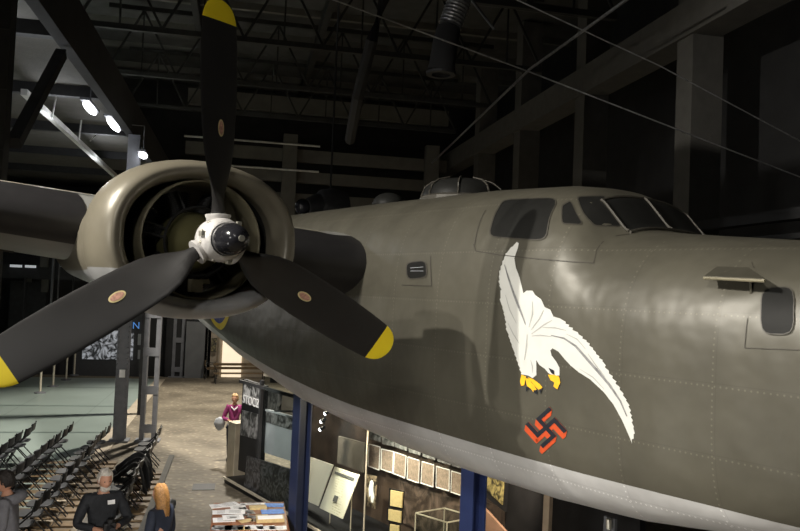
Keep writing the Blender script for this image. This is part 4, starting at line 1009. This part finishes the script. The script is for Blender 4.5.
# photo pillar by the walking woman
e = empty('photo_board', (-9.9, 4.6, FLOOR)); tag(e, 'tall board with black and white photos beside the woman in magenta', 'display board')
ysheet('board', M['casedark'], [(243, 379), (265, 386), (260, 478), (238, 470)], 4.62, .08, parent=e)
ysheet('photo_top', M['bwphoto'], [(244, 382), (263, 389), (261.5, 408), (242.5, 403)], 4.60, .015, parent=e)['label'] = 'black and white photo with white lettering'
ysheet('photo_bottom', M['bwphoto2'], [(242, 410), (261, 415), (258.5, 440), (240, 435)], 4.60, .015, parent=e)
p = at(242.6, 402.5, 1, 4.585); p2 = at(261, 407.5, 1, 4.585)
t_ = text('STOCZ', 'photo_lettering', M['badge'], p, .25, e, (R(90), 0, 0)); 
# grey screen with instruments
e = empty('instrument_panel', (-7.9, 4.7, FLOOR)); tag(e, 'pale grey panel with dark instruments along its top left of the blue post', 'panel')
ysheet('grey_face', M['greypanel'], [(264.5, 422), (295, 431), (293.5, 462), (262.5, 452)], 4.68, .05, parent=e)
ysheet('instrument_strip', M['bwphoto2'], [(266, 411), (294.5, 419), (294, 431), (265, 422)], 4.66, .05, parent=e)
ysheet('panel_frame', M['greypanel'], [(265, 409), (296, 417.5), (296, 419), (265, 411)], 4.64, .06, parent=e)
ysheet('upper_backdrop', M['olivepanel'], [(281, 392), (300, 396), (299, 417), (280, 412)], 5.3, .04, 'dim grey-green panel above the instrument panel', 'panel')
ysheet('dark_photo', M['bwphoto2'], [(264, 390), (281, 394), (279, 412), (263, 408)], 5.2, .04, 'dark photograph above the instrument panel', 'photo')
for px, lab in ((262, 'thin dark upright left of the instrument panel'),):
    a = at(px, 380, 1, 4.56); b = (a.x, a.y, FLOOR); o = MB().box((a.x, a.y, (a.z+FLOOR)/2), (.08, .06, a.z-FLOOR)).build('display_upright', M['irondark']); tag(o, lab, 'upright')
o = MB().bar(at(240, 381, 1, 4.5), at(300, 398, 1, 4.5), .05, .06).build('light_track', M['irondark']); tag(o, 'black lighting track over the photo board and instrument panel', 'track')
o = MB().bar(at(275, 411, 1, 4.45), at(300, 411.5, 1, 4.45), .03, .03).build('track_arm', M['irondark']); tag(o, 'thin black arm crossing above the instrument panel', 'arm')
ysheet('glossy_print', M['bikes'], [(247, 456), (292, 470), (290, 523), (243, 491)], 4.50, .05, 'large glossy dark print low behind the paper table', 'print')
# pedestals
p = at(237, 479, 2, FLOOR); e = empty('metal_pedestal', p, TH); tag(e, 'brushed metal pedestal box standing at the start of the display', 'pedestal')
q_ = Matrix.Rotation(TH+R(25), 3, 'Z')
MB().box(p+Vector((0, 0, .60)), (.36, .36, 1.2), q_).build('pedestal_body', M['brass'], e, bevel=.01); MB().box(p+Vector((0, 0, 1.215)), (.38, .38, .03), q_).build('pedestal_lid', M['brass'], e)
p = at(254, 480, 2, FLOOR); e = empty('info_kiosk', p, TH); tag(e, 'metal information kiosk with a lit slanted screen right of the pedestal', 'kiosk')
MB().box(p+Vector((0, 0, .5)), (.14, .14, 1.0), q_).build('kiosk_post', M['brass'], e); MB().box(p+Vector((0, 0, 1.12)), (.34, .36, .5), q_).build('kiosk_head', M['brass'], e, bevel=.01)
mm_ = q_ @ Matrix.Rotation(0, 3, 'Y'); MB().box(p+Vector((0, 0, 1.14))+q_ @ Vector((-.178, 0, 0)), (.02, .24, .34), q_).build('kiosk_screen', M['screenglow'], e)
# things at the lower right below the belly
e = empty('picture_stand', at(510, 500, 1, 5.2)); tag(e, 'yellowish foliage picture in a dark frame below the bomber belly', 'picture')
ysheet('picture', M['foliage'], [(486, 466), (504, 474), (502, 505), (485, 489)], 5.2, .03, parent=e); ysheet('picture_mount', M['casedark'], [(484, 462), (507, 470), (505, 512), (482, 494)], 5.22, .04, parent=e)
ysheet('brown_board', mat('brown_board', (.20, .115, .075), .7), [(481, 505), (505, 531), (512, 560), (478, 560)], 5.0, .04, 'brown board standing right of the brightly lit blue post', 'board')
ysheet('dark_partition', M['casedark'], [(505, 470), (640, 505), (640, 560), (505, 560)], 5.4, .1, 'dark partition behind the tan batten', 'partition')
ysheet('tan_batten', mat('tan_batten', (.42, .33, .24), .7), [(544, 489), (550, 491), (547, 560), (541, 560)], 5.0, .06, 'thin tan wooden batten below the bomber belly', 'batten')
e = empty('hanging_bracket', at(609, 516, 1, 4.6)); tag(e, 'grey metal bracket below the bomber nose', 'bracket')
ysheet('bracket_plate', M['ironwork'], [(604, 516), (615, 519), (614, 545), (602, 545)], 4.6, .04, parent=e); MB().tube([at(609, 519, 1, 4.55), at(609, 529, 1, 4.55)], .03, 8).build('bracket_pin', M['steel'], e)
# ================================================================== TABLE WITH PAPERS
TZ = FLOOR+.75
s0, w0 = hw_(215, 503, TZ); s1, w1 = hw_(283, 503, TZ); SN = 10.2; w0 -= .0; ww0, ww1 = -.24, .86
e = empty('paper_table', HP(11.4, .3, FLOOR), TH); tag(e, 'brown wooden table covered with papers at the bottom edge', 'table')
mb = MB(); hbox(mb, SN, 12.45, ww0, ww1, TZ-.035, TZ); mb.build('tabletop', M['tablewood'], e, bevel=.005)
for ss in (SN+.08, 12.37):
    for wv in (ww0+.07, ww1-.07): mb = MB(); hbox(mb, ss-.03, ss+.03, wv-.03, wv+.03, FLOOR, TZ-.035); mb.build('leg', M['irondark'], e)
random.seed(11)
def paper(px, py, sx, sy, rz, m, lab, cat, h=.004, grp=None, z=0, name='paper_sheet'):
    p = at(px, py, 2, TZ); o = MB().box((0, 0, h/2), (sx, sy, h)).build(name, m); o.location = (p.x, p.y, TZ+.001+z); o.rotation_euler = (0, 0, TH+rz); tag(o, lab, cat, grp)
    if cat in ('leaflet', 'sheet') and m is M['paper']:
        mb = MB()
        for k in range(3): mb.box((-.02+.06*k-sx*.2, 0, h+.0012), (.012, sy*.6, .001))
        t_ = mb.build('printed_lines', M['ink']); t_.parent = o
    return o
G = 'loose papers on the table'
def sheet_(px, py, sx, sy, rz, lab, z=0, m='paper', cat='sheet', h=.004, name='paper_sheet'): return paper(px, py, sx, sy, rz, M[m], lab, cat, h, G, z, name)
sheet_(220, 506, .21, .30, .2, 'white sheet at the far left corner of the table')
sheet_(229, 505, .21, .30, .5, 'white sheet with a slanted edge, second along the far edge', .006)
sheet_(238, 507, .30, .24, .1, 'white printed sheet with small text near the far edge')
sheet_(224, 513, .21, .34, .05, 'white sheet below the far left corner one', .012)
sheet_(235, 513, .24, .30, -.05, 'blank white sheet in the middle of the left stack', .018)
sheet_(224, 520, .21, .32, .06, 'white sheet at the lower left of the stack')
sheet_(233, 519, .24, .30, .1, 'white sheet with a small dark picture', .024)
o = MB().box((0, 0, .001), (.05, .10, .002)).build('dark_picture', M['ink']); o.parent = bpy.data.objects[sheet_(233, 519.5, .001, .001, 0, 'tiny corner slip under the white sheet', .002).name]; o.location = (0, 0, .03)
sheet_(222, 528, .22, .28, -.1, 'leaflet with a brownish photo at the near left corner', m='bwphoto', cat='leaflet')
sheet_(234, 528, .22, .26, .0, 'dark printed leaflet second from the near left corner', m='bwphoto2', cat='leaflet')
sheet_(253, 504, .10, .40, .0, 'long narrow white strip on the far edge')
sheet_(250, 512, .22, .12, .2, 'narrow upright white card right of the stack', m='bwphoto')
sheet_(243, 509, .16, .12, .3, 'small white card beside the tan booklet', m='paper')
sheet_(258, 508.5, .16, .26, .1, 'tan booklet near the far edge', m='tanpaper', cat='booklet', h=.03, name='booklet')
sheet_(274, 505.5, .16, .30, -.1, 'blue booklet nearer the far right corner', m='bluepaper', cat='booklet', h=.012, name='booklet')
sheet_(272.5, 512, .20, .34, .05, 'blue brochure below the blue booklet', m='bluepaper', cat='booklet', h=.012, name='booklet')
sheet_(262, 516, .12, .18, .1, 'small cream card left of the long white card', m='tanpaper')
sheet_(274, 516.5, .09, .28, .05, 'thin white card under the blue brochure')
o = paper(270, 521, .17, .40, .05, M['tanpaper'], 'pale box with a white lid near the right edge of the table', 'box', .05, None, 0, 'card_box')
t_ = MB().box((0, 0, .055), (.15, .36, .01)).build('box_lid', M['paper']); t_.parent = o
sheet_(246, 521, .13, .20, .5, 'yellowish leaflet in the middle of the table', m='tanpaper')
sheet_(256, 520.5, .11, .14, -.3, 'small photo card in the middle of the table', m='sepia')
sheet_(244, 515, .10, .12, .8, 'small patterned card right of the white stack', m='bwphoto')
sheet_(252, 517, .12, .16, -.4, 'small patterned card behind the yellowish leaflet', m='bwphoto')
sheet_(254, 527.5, .20, .26, .05, 'pale printed sheet at the near middle of the table', m='paper')
sheet_(266, 528, .18, .26, .1, 'white card with a black line near the box')
sheet_(278, 528, .16, .24, .0, 'white card at the near right corner')
sheet_(244, 528.5, .16, .18, .1, 'cream card between the leaflets and pale printed sheet', m='tanpaper')

# ================================================================== PEOPLE
def skin_mesh(name, verts, edges, root=0, levels=2):
    me = bpy.data.meshes.new(name); me.from_pydata([v[0] for v in verts], edges, []); o = bpy.data.objects.new(name, me); COL.objects.link(o)
    o.modifiers.new('skin', 'SKIN'); 
    sv = me.skin_vertices[0].data if me.skin_vertices else None
    if sv is None:
        bm = bmesh.new(); bm.from_mesh(me); bm.verts.layers.skin.verify(); bm.to_mesh(me); bm.free(); sv = me.skin_vertices[0].data
    for i, v in enumerate(verts):
        r = v[1]; sv[i].radius = (r, r) if not hasattr(r, '__len__') else r; sv[i].use_root = (i == root)
    sub = o.modifiers.new('sub', 'SUBSURF'); sub.levels = levels; sub.render_levels = levels
    dg = bpy.context.evaluated_depsgraph_get(); ev = o.evaluated_get(dg); m2 = bpy.data.meshes.new_from_object(ev)
    bpy.data.objects.remove(o); out = MB(); out.v = [v.co.copy() for v in m2.vertices]; out.f = [tuple(p.vertices) for p in m2.polygons]; return out
def head_mb(c, yaw, pitch, sc=1.0):
    """head facing +X before turning; c = centre of the skull"""
    mb = MB().sphere((0, 0, 0), (1, 1, 1), 36, 26)
    for v in mb.v:
        x, y, z = v
        X = x*.098; Y = y*.076; Z = z*.118
        if z < -.1: t = (-z-.1)/.9; Y *= 1-.30*t; X = X*(1-.10*t)+(.012*t if x > 0 else .02*t)
        if x > .3:
            X += .026*math.exp(-((y/.16)**2))*math.exp(-(((z+.12)/.17)**2))          # nose
            X -= .012*(math.exp(-(((abs(y)-.36)/.16)**2)))*math.exp(-(((z-.08)/.12)**2)) # eye sockets
            X += .006*math.exp(-((y/.3)**2))*math.exp(-(((z+.46)/.06)**2)); X -= .005*math.exp(-((y/.3)**2))*math.exp(-(((z+.53)/.03)**2))
            X += .006*math.exp(-(((z+.85)/.12)**2))
        v.x, v.y, v.z = X*sc, Y*sc, Z*sc
    for sgn in (-1, 1):
        mb.sphere((-.002*sc, sgn*.077*sc, -.008*sc), (.018*sc, .010*sc, .030*sc), 10, 8)
    q = Matrix.Rotation(yaw, 3, 'Z') @ Matrix.Rotation(pitch, 3, 'Y'); mb.v = [Vector(c)+q @ v for v in mb.v]; return mb, q
def person(loc, H, yaw, head_yaw, head_pitch, lab, top_m, leg_m, hair_m, hair, elbows, hands, lean=0, fem=False, stride=0, extra=None, hem=.0):
    """loc: feet; yaw: facing; elbows / hands: local (forward, left, up) fractions"""
    e = empty('person', loc, 0); tag(e, lab, 'person'); k = H/1.75
    q = Matrix.Rotation(yaw, 3, 'Z'); L = Vector(loc)
    def W(f, l, u): return L+q @ Vector((f*k, l*k, u*k))
    ln = lean; sh = .185 if not fem else .165
    J = dict(pel=W(0, 0, .96), sp=W(ln*.3, 0, 1.12), ch=W(ln*.7, 0, 1.32), nk=W(ln, 0, 1.47), hd=W(ln*1.2, 0, 1.56))
    hc = W(ln*1.25+.025, 0, 1.635)
    V = []; E = []; idx = {}
    def add(n, p, r, par=None):
        idx[n] = len(V); V.append((p, r if not hasattr(r, '__len__') else tuple(a*k for a in r)) if hasattr(r, '__len__') else (p, r*k))
        if par is not None: E.append((idx[par], idx[n]))
    add('pel', J['pel'], (.135, .105)); add('sp', J['sp'], (.125, .10), 'pel'); add('ch', J['ch'], (.15, .105), 'sp'); add('nk', J['nk'], .058, 'ch'); add('hd', J['hd'], .055, 'nk')
    for n, s_ in (('L', 1), ('R', -1)):
        st = stride*s_
        add('sh'+n, W(ln*.9, s_*sh, 1.42), .056, 'ch'); add('el'+n, W(*elbows[n]), .040, 'sh'+n); add('wr'+n, W(*hands[n]), .027, 'el'+n)
        d = (V[idx['wr'+n]][0]-V[idx['el'+n]][0]).normalized(); side = q @ Vector((0, -s_, 0)); side = (side-d*side.dot(d)).normalized(); dn = d.cross(side)*s_
        wr = V[idx['wr'+n]][0]; add('pm'+n, wr+d*.06*k, (.036, .018), 'wr'+n)
        for fi, (off, ln_) in enumerate(((-.028, .062), (-.009, .075), (.010, .070), (.028, .055))):
            b = wr+d*.085*k+side*off*k; add('f%d%s' % (fi, n), b, .0095, 'pm'+n); add('g%d%s' % (fi, n), b+d*ln_*.55*k, .0088, 'f%d%s' % (fi, n)); add('h%d%s' % (fi, n), b+d*ln_*.9*k+Vector((0, 0, -.018*k)), .0078, 'g%d%s' % (fi, n))
        add('t0'+n, wr+d*.035*k+side*.038*k, .0115, 'wr'+n); add('t1'+n, wr+d*.075*k+side*.055*k, .0095, 't0'+n)
        add('hp'+n, W(0, s_*.09, .90), .085, 'pel'); add('kn'+n, W(.02+st*.6, s_*.10, .50), .055, 'hp'+n); add('an'+n, W(-.03+st, s_*.10, .08), .036, 'kn'+n); add('to'+n, W(.13+st, s_*.12, .035), .032, 'an'+n)
    body = skin_mesh('body', V, E)
    hm, hq = head_mb(hc, yaw+head_yaw, head_pitch, k*1.02)
    body.add(hm.v, hm.f); bo = body.build('body', M['skinf'], e, smooth=True, auto=False)
    HQ = lambda x, y, z: hc+hq @ (Vector((x, y, z))*k)
    for sgn in (-1, 1): MB().sphere(HQ(.082, sgn*.030, .012), (.0085*k,)*3, 8, 6).build('eye', M['black'], bo, smooth=True)
    # clothes follow the body
    CV = []; CE = []; ci = {}
    def cadd(n, p, r, par=None):
        ci[n] = len(CV); CV.append((p, tuple(a*k for a in r) if hasattr(r, '__len__') else r*k))
        if par is not None: CE.append((ci[par], ci[n]))
    cadd('pel', W(0, 0, .93-hem), (.165, .13)); cadd('sp', J['sp'], (.152 if not fem else .135, .125), 'pel'); cadd('ch', J['ch'], (.178 if not fem else .158, .13), 'sp'); cadd('nk', W(ln, 0, 1.455), .075, 'ch')
    for n, s_ in (('L', 1), ('R', -1)):
        cadd('sh'+n, W(ln*.9, s_*sh*1.02, 1.42), .076, 'ch'); cadd('el'+n, W(*elbows[n]), .060, 'sh'+n); cadd('wr'+n, V[idx['wr'+n]][0].lerp(V[idx['el'+n]][0], .08), .043, 'el'+n)
    skin_mesh('top', CV, CE).build('jacket' if not fem else 'sweater', top_m, e, smooth=True, auto=False)
    TV = [(W(0, 0, .97), (.150*k, .12*k))]; TE = []
    for s_ in (1, -1):
        st = stride*s_; b = len(TV); TV += [(W(0, s_*.095, .88), .105*k), (W(.02+st*.6, s_*.10, .50), .072*k), (W(-.03+st, s_*.10, .10), .055*k)]; TE += [(0, b), (b, b+1), (b+1, b+2)]
    skin_mesh('legs', TV, TE).build('trousers', leg_m, e, smooth=True, auto=False)
    for s_ in (1, -1):
        st = stride*s_; mb = MB().sphere((0, 0, 0), (.145*k, .05*k, .05*k), 14, 8); c_ = W(.05+st, s_*.11, .05); mb.v = [c_+q @ v for v in mb.v]; mb.build('shoe', M['black'], e, smooth=True)
    # hair
    hb_ = MB().sphere((0, 0, 0), (1, 1, 1), 32, 22); keep = []
    for v in hb_.v:
        x, y, z = v; rr__ = 1+.05*math.sin(9*y+4*x)+.03*math.sin(17*z+9*x)
        v.x = (x*.108-.008)*rr__; v.y = y*.090*rr__; v.z = (z*.124+.016)*rr__
        if x > .15 and z < .42: v.x = min(v.x, .03); v.z = max(v.z, .03) if abs(y) < .75 else v.z
        if z < -.3 and hair == 'short': v.z = max(v.z, -.065); v.x = min(v.x, -.01)
        if hair == 'long' and z < .1 and x < .35: t = (.1-z)/1.1; v.z -= .26*t; v.x -= .01+.03*t; v.y *= 1-.1*t
    hb_.v = [HQ(v.x, v.y, v.z) for v in hb_.v]; hb_.build('hair', hair_m, e, smooth=True, auto=False)
    return e, W, HQ, q, k
cr_ = rt.copy(); # towards the right of the photo
yr = math.atan2(cr_.y, cr_.x)
pm = at(103, 476, 2, FLOOR+1.74); loc = (pm.x, pm.y, FLOOR+.037)
e, W, HQ, q, k = person(loc, 1.80, yr-R(55), R(5), R(14), 'man with white hair and beard in a dark jacket looking down at a camera', M['darkjacket'], M['jeans'], M['hairwhite'], 'short', dict(L=(.10, .30, 1.13), R=(.08, -.30, 1.13)), dict(L=(.34, .10, 1.13), R=(.32, -.12, 1.12)), lean=.06)
mb = MB().sphere((0, 0, 0), (.05, .062, .05), 14, 10); mb.v = [HQ(.045+v.x, v.y, -.088+v.z) for v in mb.v]; mb.build('beard', M['hairwhite'], e, smooth=True)
mb = MB().tube([HQ(-.09, .02, -.01), HQ(-.135, .02, -.06), HQ(-.15, .015, -.13)], [.035, .03, .012], 10); mb.build('hair_tail', M['hairwhite'], e, smooth=True)
mb = MB().box((0, 0, 0), (.012, .085, .05)); mb.v = [W(.205, .06, 1.385)+q @ (Matrix.Rotation(R(-20), 3, 'Y') @ v) for v in mb.v]; mb.build('name_badge', M['badge'], e)
ce = empty('camera', W(.42, 0, 1.16)); tag(ce, 'black photo camera held by the white haired man', 'camera')
mb = MB().box((0, 0, 0), (.07, .14, .10)); mb.v = [W(.40, 0, 1.15)+q @ v for v in mb.v]; mb.build('camera_body', M['black'], ce, bevel=.01)
MB().tube([W(.43, 0, 1.15), W(.53, 0, 1.14)], .04, 14).build('lens', M['irondark'], ce, smooth=True)
mb = MB().box((0, 0, 0), (.05, .05, .04)); mb.v = [W(.40, 0, 1.22)+q @ v for v in mb.v]; mb.build('viewfinder', M['black'], ce)
pm = at(12, 478, 2, FLOOR+1.74); loc = (pm.x, pm.y, FLOOR+.037)
e, W, HQ, q, k = person(loc, 1.78, yr+R(180)+R(15), R(0), R(12), 'man with short dark hair in a grey hooded top at the lower left corner', M['grayhood'], M['jeans'], M['hairdark'], 'short', dict(L=(.02, .27, 1.14), R=(.02, -.27, 1.14)), dict(L=(.22, .20, 1.05), R=(.22, -.20, 1.05)), lean=.04)
mb = MB(); rg = []
for j, (rr2, zz, ff) in enumerate(((.085, 1.47, 0.02), (.125, 1.50, -.03), (.14, 1.47, -.06), (.13, 1.42, -.08), (.09, 1.38, -.08))): rg.append([W(.02+ff+rr2*math.cos(t)*.95, rr2*math.sin(t)*1.05, zz+.03*math.cos(t)*-1) for t in [2*math.pi*i/20 for i in range(20)]])
mb.loft(rg).build('hood', M['grayhood'], e, smooth=True, auto=False)
pm = at(162, 492, 2, FLOOR+1.63); loc = (pm.x, pm.y, FLOOR+.03)
person(loc, 1.68, yr+R(180)-R(20), R(0), R(4), 'woman with long light brown hair and a navy top seen from the side', M['navy'], M['jeans'], M['hairginger'], 'long', dict(L=(.0, .24, 1.12), R=(.0, -.24, 1.12)), dict(L=(.18, .16, 1.0), R=(.18, -.16, 1.0)), fem=True)
pm = at(232, 462, 2, FLOOR); loc = (pm.x, pm.y, FLOOR)
e, W, HQ, q, k = person(loc, 1.60, yr-R(80), R(-10), R(4), 'woman in a magenta sweater walking past the photo board with a grey bag', M['magenta'], M['jeans'], M['hairblond'], 'short', dict(L=(.0, .26, 1.13), R=(.0, -.27, 1.13)), dict(L=(.12, .24, .92), R=(.20, -.12, 1.10)), fem=True, stride=.16)
cc = MB().tube([W(.11, .08, 1.44), W(.145, 0, 1.36), W(.11, -.08, 1.44)], .018, 8); cc.build('white_collar', M['badge'], e, smooth=True)
cloth_lump('handbag', W(.02, -.36, 1.0), (.06, .12, .15), M['greypanel'], 'pale grey shoulder bag carried by the woman in magenta', 'bag', 9, amp=.06, q=q)
